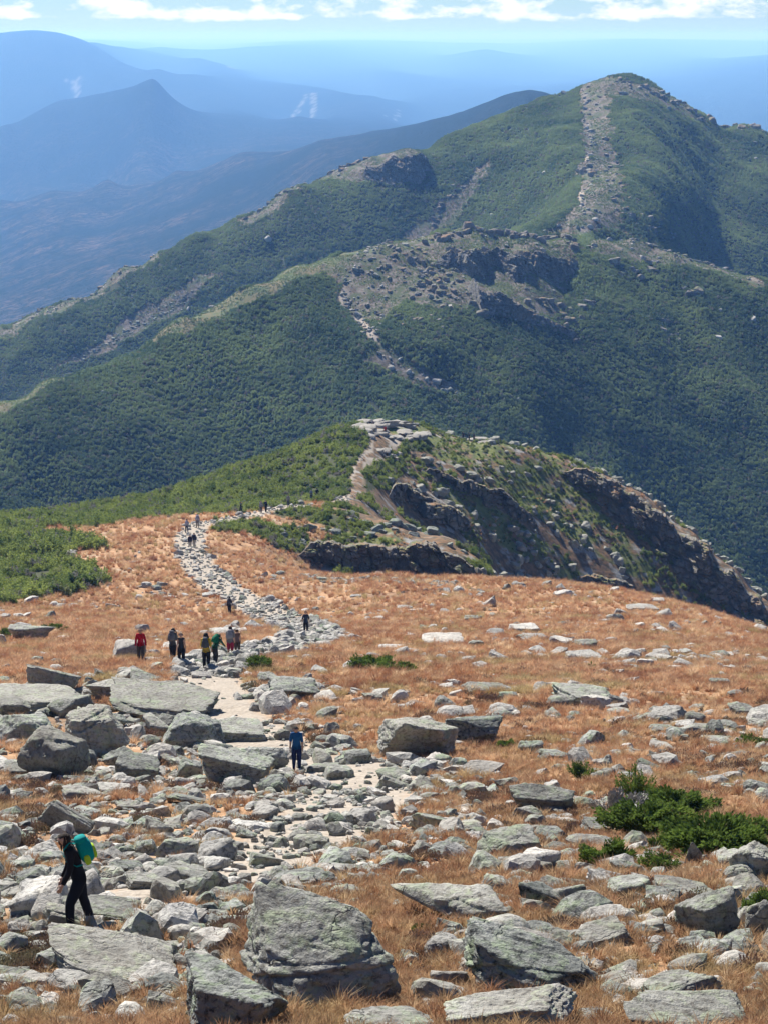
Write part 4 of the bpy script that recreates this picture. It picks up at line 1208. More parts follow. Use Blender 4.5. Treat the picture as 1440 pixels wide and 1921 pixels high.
cliff('knob_ledge_outcrop', [([(560,990),(650,1005),(740,1000),(830,1006),(890,1045)], 12, 34, 16, 7), ([(520,1000),(600,1035)], 8, 20, 12, 8), ([(620,975),(720,988),(800,992)], 10, 30, 10, 6)], 246, 300, M_ROCK, .6)
cliff('knob_face_outcrop', [([(735,900),(790,915),(850,945),(880,975)], 12, 30, 12, 10), ([(790,860),(860,890),(930,905)], 10, 28, 10, 10), ([(930,985),(1000,1040),(1060,1080)], 8, 26, 30, 22), ([(900,1078),(1000,1092)], 10, 28, 12, 5), ([(1000,950),(1090,1010),(1180,1085)], 8, 24, 26, 16), ([(900,860),(1000,900),(1060,950)], 6, 18, 16, 18)], 258, 400, M_ROCK, .7)
cliff('knob_crest_outcrop', [([(1060,850),(1130,878),(1200,915),(1300,990),(1440,1115)], 7, 20, 54, 6), ([(780,798),(900,822),(1000,838)], 6, 20, 18, 8)], 340, 405, M_ROCK, .7)
cliff('knob_summit_ledge', [([(655,802),(700,800),(760,797)], 24, 52, 14, 3), ([(668,815),(720,818),(780,822)], 18, 44, 14, 5), ([(715,845),(740,860)], 12, 30, 8, 5), ([(770,806),(800,815)], 14, 26, 4, 4), ([(885,822),(915,828)], 18, 34, 4, 3)], 320, 405, M_ROCKP, .3)
cliff('ridge_top_outcrop', [([(800,452),(880,434),(960,438),(1060,450),(1090,470)], 8, 24, 40, 6), ([(830,480),(920,490),(1000,505),(1070,510)], 8, 26, 44, 14), ([(880,560),(960,590),(1060,620)], 8, 24, 34, 12), ([(760,470),(800,520),(860,560)], 6, 18, 40, 18), ([(1000,560),(1080,600)], 8, 20, 16, 14)], 690, 960, M_CLIFF_FAR, .8)
cliff('ridge_path_outcrop', [([(640,560),(680,590),(700,620)], 5, 15, 44, 16), ([(700,480),(780,520),(840,560)], 5, 16, 60, 30), ([(740,590),(790,600),(830,610)], 6, 18, 18, 10), ([(1140,500),(1200,520),(1230,505)], 8, 28, 14, 10), ([(1090,570),(1120,580)], 10, 28, 6, 6), ([(1280,545),(1310,555)], 10, 26, 5, 5), ([(1180,440),(1270,470),(1360,510)], 5, 16, 30, 8), ([(1240,610),(1290,640)], 8, 22, 8, 8)], 690, 1000, M_CLIFF_FAR, .6)
cliff('mountain_side_outcrop', [([(620,320),(690,292)], 5, 14, 16, 6), ([(460,405),(560,350),(640,310)], 4, 12, 36, 6), ([(20,612),(200,520),(330,460)], 4, 14, 30, 6), ([(800,420),(870,340)], 4, 12, 20, 8)], 1000, 1450, M_CLIFF_FAR, .6)
cliff('mountain_crest_outcrop', [([(1092,318),(1115,328)], 8, 20, 10, 5), ([(1150,345),(1180,400)], 5, 13, 18, 14), ([(1150,150),(1230,175),(1290,205)], 4, 13, 50, 6), ([(1290,205),(1340,235),(1440,245)], 8, 20, 22, 4), ([(1100,170),(1100,320)], 3, 8, 24, 12), ([(1120,260),(1170,330)], 4, 11, 22, 16), ([(1160,400),(1230,430)], 6, 20, 12, 8)], 1000, 1450, M_CLIFF_FAR, .7)
cliff('mountain_slide_slab', [([(120,690),(180,655),(240,620),(300,590),(370,545)], 3, 9, 170, 7)], 1000, 1450, M_ROCK, .2)
# ---------------------------------------------------------------- plants
def leaf_material(name, build, trans=.35):
    """diffuse leaf that lets some light through"""
    t = NT(name)
    col = build(t)
    t.n.remove(t.b)
    d, tr, mx = t.node('ShaderNodeBsdfDiffuse'), t.node('ShaderNodeBsdfTranslucent'), t.node('ShaderNodeMixShader')
    t.l.new(col, d.inputs['Color']); t.l.new(col, tr.inputs['Color'])
    mx.inputs[0].default_value = trans
    t.l.new(d.outputs[0], mx.inputs[1]); t.l.new(tr.outputs[0], mx.inputs[2])
    t.l.new(mx.outputs[0], t.out.inputs['Surface'])
    return t.m

def c_spruce(t):
    c = t.mix(t.ramp(t.noise(.028, 5, .6), .38, .62), (.075, .135, .075), (.25, .325, .14))
    c = t.mix(t.ramp(t.random(), .2, 1.0, 0, .55), c, (.29, .35, .15))
    return t.mix(t.ramp(t.random(), .93, .95), c, (.22, .205, .18))
M_SPRUCE = leaf_material('spruce_far', c_spruce, .55)
def c_scrub(t):
    c = t.mix(t.ramp(t.noise(.25, 4), .36, .64), (.085, .135, .045), (.30, .35, .095))
    c = t.mix(t.ramp(t.random(), .35, 1.0, 0, .6), c, (.34, .38, .11))
    return t.mix(t.ramp(t.random(), .90, .93), c, (.20, .19, .17))
M_SCRUB = leaf_material('krummholz', c_scrub, .45)
def c_near(t):
    c = t.mix(t.ramp(t.noise(3.0, 3), .35, .65), (.030, .065, .016), (.12, .19, .03))
    c = t.mix(t.ramp(t.noise(22, 2), .4, .7, 0, .6), c, (.21, .26, .07))
    c = t.mix(t.ramp(t.noise(4.5, 3), .66, .72, 0, .7), c, (.16, .10, .06))
    return t.mix(t.ramp(t.noise(1.1, 3), .55, .7, 0, .5), c, (.18, .235, .045))
M_NEEDLE = leaf_material('fresh_needles', c_near, .35)
def c_grass(t):
    c = t.mix(t.ramp(t.noise(.16, 5, .65), .40, .60), (.40, .19, .095), (.62, .37, .215))
    c = t.mix(t.ramp(t.random(), .35, 1.0, 0, .9), c, (.78, .60, .38))
    c = t.mix(t.ramp(t.noise(.5, 4, .65), .50, .62, 0, .8), c, (.30, .13, .075))
    c = t.mix(t.ramp(t.noise(.28, 4, .65), .54, .64, 0, .7), c, (.42, .36, .17))
    sp = t.node('ShaderNodeSeparateXYZ'); t.l.new(t.pos(), sp.inputs[0])
    high = t.math('ADD', t.ramp(sp.outputs['Y'], 35, 95, .62, 0), t.ramp(t.noise(.3, 3), .4, .7, -.2, .3))
    sedge = t.mix(t.random(), (.24, .125, .07), (.46, .33, .18))          # the sedge near the top is browner than that of the field
    return t.mix(high, c, sedge)
M_GRASS = leaf_material('autumn_grass', c_grass, .45)
def c_heath(t):
    c = t.mix(t.random(), (.115, .075, .055), (.21, .13, .095))
    return t.mix(t.ramp(t.noise(.8, 3), .5, .68, 0, .8), c, (.17, .165, .095))
M_HEATH = leaf_material('heath_twigs', c_heath, .25)
M_BARK = plain('grey_bark', (.16, .135, .11))
M_DEAD = plain('dead_twigs', (.34, .32, .29))

def conifer(r, h, rad, tiers=5, k=7):
    """low spruce: jagged skirts one above the other"""
    V, Fc = [], []
    for j in range(tiers):
        z0 = h * (.02 + .86 * j / tiers); z1 = min(h * (.30 + .86 * (j + .55) / tiers), h)
        rr = rad * (1 - .85 * j / tiers) * r.uniform(.85, 1.15)
        b = len(V)
        V.append((r.normal(0, .03), r.normal(0, .03), z1))
        ph = r.uniform(0, 6.28)
        for q in range(2 * k):
            an = ph + math.pi * q / k
            rq = rr * (1.15 if q % 2 == 0 else .5) * r.uniform(.7, 1.15)
            V.append((rq * math.cos(an), rq * math.sin(an), z0 + (.0 if q % 2 == 0 else .10) * h + r.normal(0, .02) * h))
        for q in range(2 * k):
            Fc.append((b, b + 1 + q, b + 1 + (q + 1) % (2 * k)))
    return np.array(V), np.array(Fc)

def join(parts):
    V, Fc, o = [], [], 0
    for v, f in parts:
        V.append(v); Fc.append(f + o); o += len(v)
    return np.vstack(V), np.vstack(Fc)

def sprays(r, n, size, place, flat=.0):
    """n little pointed leaf sprays; place(i) -> (position, direction)"""
    P, Dr = place(n)
    L = size * r.uniform(.6, 1.3, n)[:, None]
    side = np.cross(Dr, r.normal(0, 1, (n, 3))); side /= np.linalg.norm(side, axis=1)[:, None] + 1e-9
    tip = P + Dr * L
    midp = P + Dr * L * .45
    a, b = midp + side * L * .26, midp - side * L * .26
    V = np.stack([P, a, tip, b], 1).reshape(-1, 3)
    i = np.arange(n)[:, None] * 4
    return V, np.concatenate([i + [0, 1, 2], i + [0, 2, 3]])

def mound(seed, n=420, size=.2, leaders=5):
    r = np.random.default_rng(seed)
    lob = [(r.uniform(-.45, .45), r.uniform(-.45, .45), r.uniform(.35, .6), r.uniform(.45, .9)) for _ in range(5)]
    def place(n):
        w = r.integers(0, 5, n)
        d = r.normal(0, 1, (n, 3)); d[:, 2] = np.abs(d[:, 2]) * 1.1 + .1; d /= np.linalg.norm(d, axis=1)[:, None]
        rad = r.uniform(.6, 1.0, n)[:, None]
        L = np.array(lob)[w]
        P = np.stack([L[:, 0], L[:, 1], np.zeros(n)], 1) + d * rad * np.stack([L[:, 2], L[:, 2], L[:, 3]], 1)
        dr = d + np.array([0, 0, .35]) + r.normal(0, .35, (n, 3)); dr /= np.linalg.norm(dr, axis=1)[:, None]
        return P, dr
    parts = [sprays(r, n, size, place)]
    for _ in range(leaders):
        cx, cy_, z0, hh, wd = r.uniform(-.6, .6), r.uniform(-.6, .6), r.uniform(.0, .35), r.uniform(.6, 1.1), r.uniform(.2, .34)
        def spire(n, cx=cx, cy_=cy_, z0=z0, hh=hh, wd=wd):
            q = r.random(n) ** .8; an = r.uniform(0, 6.28, n); rad = wd * (1 - q * .9)
            P = np.stack([cx + rad * np.cos(an) * .5, cy_ + rad * np.sin(an) * .5, z0 + q * hh], 1)
            dr = np.stack([np.cos(an), np.sin(an), r.uniform(-.1, .7, n)], 1) + r.normal(0, .2, (n, 3))
            return P, dr / np.linalg.norm(dr, axis=1)[:, None]
        parts.append(sprays(r, 44, size * .95, spire))
    return join(parts)

FP = []
for k in range(7):
    r = np.random.default_rng(400 + k)
    ps = []
    for _ in range(6):
        cx, cy_, hh, wd = r.uniform(-1.6, 1.6), r.uniform(-1.6, 1.6), r.uniform(.9, 2.1), r.uniform(.6, 1.0)
        def place(n, cx=cx, cy_=cy_, hh=hh, wd=wd):
            q = r.random(n) ** .8
            an = r.uniform(0, 6.28, n)
            rad = wd * (1 - q * .9) * np.sqrt(r.uniform(.35, 1.0, n))
            P = np.stack([cx + rad * np.cos(an), cy_ + rad * np.sin(an), q * hh], 1)
            dr = np.stack([np.cos(an), np.sin(an), r.uniform(-.1, .75, n)], 1) + r.normal(0, .25, (n, 3))
            return P, dr / np.linalg.norm(dr, axis=1)[:, None]
        ps.append(sprays(r, 84, .38, place))
    v, f = join(ps)
    me = mesh_np('forest_tree', v, f, False); me.materials.append(M_SPRUCE)
    FP.append(proto('forest_kind_%d' % k, me))
def spread(name, x, y, sc, protos, sink=0.0, tilt=.08, kinds=None):
    n = len(x)
    z = ground_z(x, y) - sink
    s3 = np.stack([sc, sc, sc * rng.uniform(.7, 1.35, n)], 1)
    rot = np.stack([rng.normal(0, tilt, n), rng.normal(0, tilt, n), rng.uniform(0, 6.28, n)], 1)
    return instancer(name, np.stack([x, y, z], 1), rot, s3, rng.integers(0, len(protos), n) if kinds is None else kinds, protos)

for nm, lo, hi, n, sc in (('middle_ridge_forest', 560, 980, 210000, .44), ('mountain_forest', 985, 1470, 240000, .46)):
    x, y = sample(n, lo, hi, amax=.20, p=0.0)
    cc = cover(x, y)
    gaps = fbm2(x, y, 13.0, 3, 51)
    lush = fbm2(x, y, 70.0, 3, 52)
    k = seen(x, y) & (((cc['forest'] > .5) & (gaps > -.6) & ((cc['crest'] < .5) | (gaps > -.38))) | ((cc['bare'] > .5) & (gaps > -.3))) & (cc['trail'] < .35)
    x, y = x[k], y[k]
    s = sc * rng.uniform(.7, 1.2, len(x)) * (1 + .45 * lush[k]) * np.where(cc['bare'][k] > .5, .38, np.where(cc['crest'][k] > .5, .34, 1))
    spread(nm, x, y, s, FP)

SPS = []
for k in range(6):
    v, f = mound(500 + k, 420, .22, 4 + k % 3)
    me = mesh_np('krummholz_mound', v, f, False); me.materials.append(M_SCRUB)
    SPS.append(proto('krummholz_kind_%d' % k, me))
x, y = sample(90000, 140, 420, amax=.20, p=0.3)
cc = cover(x, y)
h1 = fbm2(x, y, 9.0, 3, 53)
k = (cc['scrub'] > .5) & (rng.random(len(x)) < np.interp(y, [140, 300, 440], [.5, .75, .95])) & (h1 > -.5)
s = (.75 + .45 * h1[k]) * rng.uniform(.6, 1.15, k.sum()) * np.interp(y[k], [140, 240, 260, 440], [1.25, 1.2, .8, .95])
low = np.interp(cc['v'][k], [940, 960], [1, 1])
spread('krummholz_scrub', x[k], y[k], s, SPS, .1)
# sparse low growth over the knob
x, y = sample(42000, 250, 405, amax=.20, p=0.3)
cc = cover(x, y)
g = fbm2(x, y, 8.0, 3, 54)
k = (cc['knob'] > .5) & (cc['trail'] < .3) & (((cc['mat'] > .5) & (g > -.25)) | (g > .12)) & (rng.random(len(x)) < .75)
s = np.where(cc['mat'][k] > .5, .42, .62) * rng.uniform(.5, 1.2, k.sum())
spread('knob_scrub', x[k], y[k], s, SPS, .08)

# ---------------------------------------------------------------- grass and heath
def tuft(seed, n=46, h=.34, w=.011, lean=.5, spread_=.10):
    r = np.random.default_rng(seed)
    an = r.uniform(0, 6.28, n); rr = spread_ * np.sqrt(r.random(n))
    base = np.stack([rr * np.cos(an), rr * np.sin(an), np.full(n, -.03)], 1)
    dirn = np.stack([np.cos(an + r.normal(0, .6, n)), np.sin(an + r.normal(0, .6, n)), np.zeros(n)], 1) * (lean * r.uniform(.3, 1.3, n))[:, None]
    dirn[:, 0] += .12
    H = h * r.uniform(.55, 1.15, n)[:, None]
    side = np.stack([-np.sin(an), np.cos(an), np.zeros(n)], 1) * w
    m = base + np.array([0, 0, 1]) * H * .6 + dirn * H * .35
    tp = base + np.array([0, 0, 1]) * H * .88 + dirn * H * 1.0
    V = np.stack([base - side, base + side, m - side * .8, m + side * .8, tp], 1).reshape(-1, 3)
    i = np.arange(n)[:, None] * 5
    return V, np.concatenate([i + [0, 1, 3], i + [0, 3, 2], i + [2, 3, 4]])

GP = []
for k in range(7):
    v, f = tuft(600 + k, 44 + 4 * k, .30 + .02 * k, .010, .55 + .06 * k, .10)
    me = mesh_np('grass_tuft', v, f, False); me.materials.append(M_GRASS)
    GP.append(proto('grass_kind_%d' % k, me))
def heath_bush(seed):
    r = np.random.default_rng(seed)
    def place(n):
        d = r.normal(0, 1, (n, 3)); d[:, 2] = np.abs(d[:, 2]); d /= np.linalg.norm(d, axis=1)[:, None]
        P = d * r.uniform(.35, 1.0, n)[:, None] * np.array([.5, .5, .32])
        dr = d * np.array([.6, .6, .4]) + np.array([0, 0, .8]) + r.normal(0, .4, (n, 3)); dr /= np.linalg.norm(dr, axis=1)[:, None]
        return P, dr
    return sprays(r, 520, .075, place)
HP = []
for k in range(4):
    v, f = heath_bush(650 + k)
    me = mesh_np('heath_bush', v, f, False); me.materials.append(M_HEATH)
    HP.append(proto('heath_kind_%d' % k, me))

x, y = sample(78000, 20, 110, p=.5)
rk, cc = rockiness(x, y)
g = fbm2(x, y, 3.5, 3, 61)
pr = np.where(cc['trail'] > .35, .0, np.where(rk > .64, .06 + .5 * (g > .14), .50 + .35 * (g > 0)))
k = (rng.random(len(x)) < pr) & clear_of(x, y, -.02)
s = rng.uniform(.55, 1.25, k.sum()) * np.interp(y[k], [25, 60, 110], [.55, .75, .95])
spread('near_grass', x[k], y[k], s, GP, 0, .12)
x, y = sample(82000, 90, 308, p=.5)
cc = cover(x, y)
g = fbm2(x, y, 6, 3, 62)
k = (cc['grass'] > .5) & (cc['trail'] < .3) & (rng.random(len(x)) < .62 + .7 * g)
s = rng.uniform(.8, 1.5, k.sum()) * np.interp(y[k], [90, 250, 308], [1.15, 1.7, 1.9])
spread('grass_slope', x[k], y[k], s * .68, GP, 0, .12)
# rusty sedge in the cracks of the knob
x, y = sample(16000, 246, 400, p=.3)
cc = cover(x, y)
g = fbm2(x, y, 7, 3, 63)
k = (cc['knob'] > .5) & (g > .25) & (cc['trail'] < .3)
spread('knob_grass', x[k], y[k], rng.uniform(.8, 1.3, k.sum()), GP, 0, .12)

HEATH = [[(1080,1690),(1200,1650),(1320,1690),(1300,1760),(1180,1745),(1090,1740)], [(230,1330),(330,1320),(350,1370),(290,1395),(240,1380)], [(0,1460),(130,1430),(200,1470),(120,1560),(0,1580)],
         [(860,1470),(1000,1490),(1040,1540),(900,1530)], [(1240,1410),(1440,1420),(1440,1460),(1260,1440)], [(0,1770),(140,1740),(90,1830),(0,1840)], [(380,1720),(470,1700),(480,1790),(400,1800)],
         [(760,1760),(830,1770),(800,1830),(740,1810)], [(1260,1790),(1440,1795),(1440,1830),(1290,1830)], [(440,1290),(500,1300),(520,1340),(470,1345)], [(1010,1720),(1100,1730),(1090,1770),(1010,1760)]]
x, y = sample(19000, 24, 110)
c_ = cover(x, y)
g = fbm2(x, y, 2.2, 3, 64)
inh = np.zeros(len(x), bool)
for p_ in HEATH: inh |= poly_mask(c_['u'] + 14 * c_['w'], c_['v'] + 9 * c_['w'], p_)
k = (c_['trail'] < .3) & ((inh & (rng.random(len(x)) < .8)) | (g > .33)) & clear_of(x, y, -.05)
spread('heath_bush_scrub', x[k], y[k], rng.uniform(.4, .9, k.sum()) * np.interp(y[k], [25, 110], [.7, 1.2]), HP, .03, .1)

# ---------------------------------------------------------------- shrubs one can point at
def spruce_shrub(u, vb, w, h, label, seed, group=None, dmin=20, dmax=280, mat=None, dense=1.0, name='spruce_shrub', tall=False):
    p = hit(u, vb, dmin, dmax)
    m = px_size(p)
    W, H = w * m / 2, h * m * .95
    r = np.random.default_rng(seed)
    root = empty(name, (p.x, p.y + W * .4, p.z - .03))
    tag(root, label, 'shrub', group)
    # stems: gnarled, low, forking
    V, Fc, o = [], [], 0
    ends = []
    nb = int(13 * dense) + 5
    for b in range(nb):
        an = r.uniform(0, 6.28)
        rch = W * r.uniform(.35, 1.0)
        top = H * r.uniform(.45, 1.0) * (1 - .35 * (rch / W) ** 2)
        pts = [np.array([0, 0, 0.]), np.array([math.cos(an) * rch * .35, math.sin(an) * rch * .3, top * .5]), np.array([math.cos(an) * rch, math.sin(an) * rch * .8, top])]
        if tall and b == 0: pts = [np.zeros(3), np.array([.02, 0, H * .5]), np.array([.0, 0, H * 1.05])]
        ends.append(pts)
        for s in range(2):
            a_, b_ = pts[s], pts[s + 1]
            ra, rb = (.028, .016) if s == 0 else (.016, .004)
            ax = b_ - a_; ax = ax / (np.linalg.norm(ax) + 1e-9)
            s1 = np.cross(ax, [0.3, .8, .1]); s1 /= np.linalg.norm(s1); s2 = np.cross(ax, s1)
            ring = lambda c, rad: [c + rad * (math.cos(q) * s1 + math.sin(q) * s2) for q in np.arange(5) * 2 * math.pi / 5]
            V += ring(a_, ra) + ring(b_, rb)
            for q in range(5):
                Fc.append((o + q, o + (q + 1) % 5, o + 5 + (q + 1) % 5, o + 5 + q))
            o += 10
    me = mesh_np('trunk', np.array(V), np.array(Fc)); me.materials.append(M_BARK)
    link('trunk', me, None, root)
    # flat feathered sprays along every limb
    size = max(.055, .035 * W / .5 + .03)
    parts = []
    for pts in ends:
        n = int(230 * dense)
        tt = r.uniform(.25, 1.05, n)
        P = np.where((tt < .5)[:, None], pts[0] + (pts[1] - pts[0]) * (tt * 2)[:, None], pts[1] + (pts[2] - pts[1]) * ((tt - .5) * 2)[:, None])
        out = pts[2] - pts[1]; out = out / (np.linalg.norm(out) + 1e-9)
        sd = np.cross(out, [0, 0, 1.0]); sd = sd / (np.linalg.norm(sd) + 1e-9)
        wid = W * .30 * (1.15 - tt * .7)
        off = r.uniform(-1, 1, n)
        P = P + sd * (off * wid)[:, None] + np.stack([r.normal(0, .05, n) * W, r.normal(0, .05, n) * W, r.normal(0, .07, n) * H], 1)
        P[:, 2] = np.maximum(P[:, 2], .03)
        dr = out * .9 + sd * off[:, None] * .9 + r.normal(0, .25, (n, 3)) + np.array([0, 0, .15])
        dr /= np.linalg.norm(dr, axis=1)[:, None]
        rr = np.random.default_rng(int(r.integers(1 << 30)))
        parts.append(sprays(rr, n, size * .95, lambda n_, P=P, dr=dr: (P, dr)))
    v, f = join(parts)
    me = mesh_np('crown', v, f, False); me.materials.append(mat or M_NEEDLE)
    link('crown', me, None, root)
    return root

SH = [
 (1215,1575,180,58,'dark green spruce shrub behind the small pointed stone, left half',2.2,False),
 (1345,1618,250,60,'broad dark green spruce shrub beside the right edge, right half',2.4,False),
 (1268,1538,170,46,'back of the dark spruce shrub, nearest the grass slope',1.8,False),
 (1400,1590,150,46,'low mat of dark green shrub running out at the right edge',1.8,False),
 (1235,1612,90,32,'low green fringe in front of the left half of the dark shrub',1.2,False),
 (1190,1510,80,72,'thin spruce sapling sticking up from the back of the dark shrub',.9,True),
 (1140,1632,104,54,'small bright green shrub among pale rocks left of the dark one',1.8,False),
 (1245,1645,90,52,'sparse green shrub between the rounded boulder and the pointed stone',.9,False),
 (1425,1735,70,66,'little spruce against the right edge below the dark boulder',1.6,False),
 (1090,1468,60,40,'low sparse shrub at the top of the lower right rocks',.8,False),
 (482,1262,62,30,'bright green shrub beside the path right of the hikers',1.6,False),
 (700,1260,96,26,'low wide green shrub on the grass slope left of the white slab',1.6,False),
 (745,1264,70,20,'low green shrub at the right end of the wide one',1.3,False),
 (948,1406,40,20,'tiny bright green tuft right of the flat grey boulder',1.2,False),
 (1415,1404,60,26,'sparse green shrub on the reddish ground at the right edge',1.1,False),
 (790,1752,34,16,'yellow-green cushion in the orange grass right of the huge boulder',1.2,False),
 (1104,1232,26,14,'green tuft growing on the small outcrop of the grass slope',1.0,False),
 (1108,1258,14,16,'single tiny spruce seedling below the green-tufted outcrop',.8,True),
 (20,1200,50,20,'low green shrub at the left edge beside the dark split boulder',1.2,False),
 (95,1188,60,14,'low green shrub right of the dark split boulder',1.2,False),
]
for i, (u, vb, w, h, lab, dn, tall) in enumerate(SH):
    spruce_shrub(u, vb, w, h, lab, 4000 + i * 3, dense=dn, tall=tall)
spruce_shrub(1165, 1540, 110, 62, 'leafless grey dwarf shrub left of the spruce sapling', 4990, dense=1.0, mat=M_DEAD, name='dead_shrub')
# ---------------------------------------------------------------- people
M_SKIN = plain('skin', (.50, .31, .23), .6, .3, .12, 30)
M_DSKIN = plain('tanned_skin', (.36, .22, .16), .6, .3, .12, 30)
M_DARK = plain('eye_dark', (.02, .016, .014), .4, .4, .1)
M_LIP = plain('lips', (.40, .16, .14), .5, .3, .1)
CLOTH = {}
def cloth(col):
    if col not in CLOTH:
        t = NT('cloth_%d' % len(CLOTH))
        t.colour(t.mix(t.noise(26, 4), tuple(c * .65 for c in col), col))
        t.bump(t.noise(14, 3), .5, .02)
        t.b.inputs['Roughness'].default_value = .85
        CLOTH[col] = t.m
    return CLOTH[col]

def down(s, b=0.0):
    """unit vector hanging down, swung forward (-Y) by s and out to +X by b"""
    return np.array([math.sin(b) * math.cos(s), -math.sin(s) * math.cos(b), -math.cos(s) * math.cos(b)])

_person_cache = {}
def person_meshes(key, fine, lean=.04, hip=(.0, .0), knee=(.05, .05), arm=(.0, .0), abd=(.16, .16), elbow=(.25, .25), yaw=.0, nod=.0, sleeves='long', shorts=False, longhair=False, sit=False, girl=False):
    """one figure 1 m tall, facing -Y: meshes for body and clothes"""
    if key in _person_cache:
        return _person_cache[key]
    J, E, R, G = [], [], [], []      # joints, bones, radii, region of each bone
    def add(p, r, parent=None, reg=None):
        J.append(np.array(p, float)); R.append(r if isinstance(r, tuple) else (r, r))
        if parent is not None:
            E.append((parent, len(J) - 1)); G.append(reg)
        return len(J) - 1
    up = np.array([0, -math.sin(lean), math.cos(lean)])
    fw = np.array([0, -math.cos(lean), -math.sin(lean)])
    b = .9 if girl else 1.0
    pel = add((0, 0, .52), (.078, .060))
    wa = add(J[pel] + up * .085, (.070 * b, .052), pel, 'torso')
    ch = add(J[wa] + up * .105, (.084 * b, .062), wa, 'torso')
    uc = add(J[ch] + up * .075, (.076 * b, .054), ch, 'torso')
    nk = add(J[uc] + up * .045 - fw * .004, .031, uc, 'neck')
    hd = np.array([math.sin(yaw) * math.cos(nod), -math.cos(yaw) * math.cos(nod), -math.sin(nod)])
    hup = np.array([0, 0, 1]) - hd * (-math.sin(nod)); hup /= np.linalg.norm(hup)
    h0 = add(J[nk] + up * .035 + hd * .008, (.036, .040), nk, 'head')
    h1 = add(J[h0] + hup * .036 + hd * .004, (.050, .058), h0, 'head')
    h2 = add(J[h1] + hup * .032 - hd * .004, (.049, .057), h1, 'head')
    h3 = add(J[h2] + hup * .022 - hd * .004, (.030, .034), h2, 'head')
    hc = (J[h1] + J[h2]) / 2
    if fine:
        add(J[h1] + hd * .062 - hup * .006, .008, h1, 'head')                       # nose
        lat = np.cross(hd, hup)
        for s in (-1, 1):
            add(J[h1] + lat * s * .052 - hd * .006, (.007, .012), h1, 'head')       # ears
    for i, s in enumerate((1, -1)):
        # arms
        sh = add(J[uc] + up * .004 + np.array([s * .088 * b, 0, 0]), .035 * b, uc, 'torso')
        d1 = down(arm[i] , abd[i]) * np.array([s, 1, 1])
        el = add(J[sh] + d1 * .165, .026 * b, sh, 'upper_arm')
        d2 = down(arm[i] + elbow[i], abd[i] * .25) * np.array([s, 1, 1])
        wr = add(J[el] + d2 * .145, .017 * b, el, 'forearm')
        if fine:
            pm = add(J[wr] + d2 * .035, (.019, .012), wr, 'hand')
            fwd = down(arm[i] + elbow[i] + 1.4, 0) * np.array([s, 1, 1])
            for q, (sp, ln) in enumerate(((-.016, .036), (-.005, .042), (.006, .040), (.016, .032))):
                k1 = add(J[pm] + d2 * .022 + fwd * sp, .0062, pm, 'hand')
                k2 = add(J[k1] + d2 * ln * .5 + np.array([-s * .006, 0, 0]), .0056, k1, 'hand')
                add(J[k2] + d2 * ln * .45 + np.array([-s * .012, 0, 0]), .0048, k2, 'hand')
            t1 = add(J[wr] + d2 * .020 + fwd * .024, .0066, pm, 'hand')
            add(J[t1] + d2 * .024 + fwd * .010, .0056, t1, 'hand')
        else:
            add(J[wr] + d2 * .06, (.016, .011), wr, 'hand')
        # legs
        hp = add(J[pel] + np.array([s * .050, 0, -.035]), (.060, .060), pel, 'pelvis')
        l1 = down(hip[i], .035) * np.array([s, 1, 1])
        th = add(J[hp] + l1 * .12, .051, hp, 'thigh')
        kn = add(J[hp] + l1 * .235, .037, th, 'thigh')
        l2 = down(hip[i] - knee[i], .01) * np.array([s, 1, 1])
        ca = add(J[kn] + l2 * .085, .036, kn, 'shin')
        an = add(J[kn] + l2 * .215, .023, ca, 'shin')
        he = add(J[an] + np.array([0, .012, -.024]), (.024, .026), an, 'foot')
        add(J[an] + np.array([s * .006, -.075, -.030]), (.026, .017), he, 'foot')
    Jn = np.array(J)
    zmin = min(Jn[i][2] - .022 for i in range(len(J)))
    Jn[:, 2] -= zmin
    hc = hc - np.array([0, 0, zmin])
    me = bpy.data.meshes.new('skeleton')
    me.from_pydata([tuple(j) for j in Jn], E, [])
    o = bpy.data.objects.new('skeleton', me)
    COL.objects.link(o)
    o.modifiers.new('skin', 'SKIN').use_smooth_shade = True
    sv = me.skin_vertices[0].data
    for i, r in enumerate(R):
        sv[i].radius = r
        sv[i].use_root = (i == pel)
    ss = o.modifiers.new('smooth', 'SUBSURF'); ss.levels = ss.render_levels = 2 if fine else 1
    dg = bpy.context.evaluated_depsgraph_get()
    body = bpy.data.meshes.new_from_object(o.evaluated_get(dg))
    bpy.data.objects.remove(o)
    n = len(body.vertices)
    co = np.empty(n * 3); body.vertices.foreach_get('co', co); co = co.reshape(n, 3)
    nr = np.empty(n * 3); body.vertices.foreach_get('normal', nr); nr = nr.reshape(n, 3)
    polys = [list(p.vertices) for p in body.polygons]
    cen = np.array([co[p].mean(0) for p in polys])
    best = np.full(len(cen), 1e9); reg = np.zeros(len(cen), int)
    for q, (i, j) in enumerate(E):
        A, B = Jn[i], Jn[j]
        t_ = np.clip(((cen - A) @ (B - A)) / max((B - A) @ (B - A), 1e-9), 0, 1)
        d = np.linalg.norm(cen - A - t_[:, None] * (B - A), axis=1) - .6 * (np.array(R[i]).mean() * (1 - t_) + np.array(R[j]).mean() * t_)
        m = d < best; best[m] = d[m]; reg[m] = q
    regs = np.array(G)[reg]
    def shell(mask, grow, name, fold=0.0):
        idx = np.nonzero(mask)[0]
        vs_ = sorted({v for k in idx for v in polys[k]})
        mp = {v: i for i, v in enumerate(vs_)}
        P = co[vs_] + nr[vs_] * grow
        if fold: P = P + nr[vs_] * (fold * fbm(co[vs_] * 16, 2, 5))[:, None]
        m2 = bpy.data.meshes.new(name)
        m2.from_pydata([tuple(p) for p in P], [], [[mp[v] for v in polys[k]] for k in idx])
        m2.polygons.foreach_set('use_smooth', np.full(len(idx), True)); m2.update()
        return m2
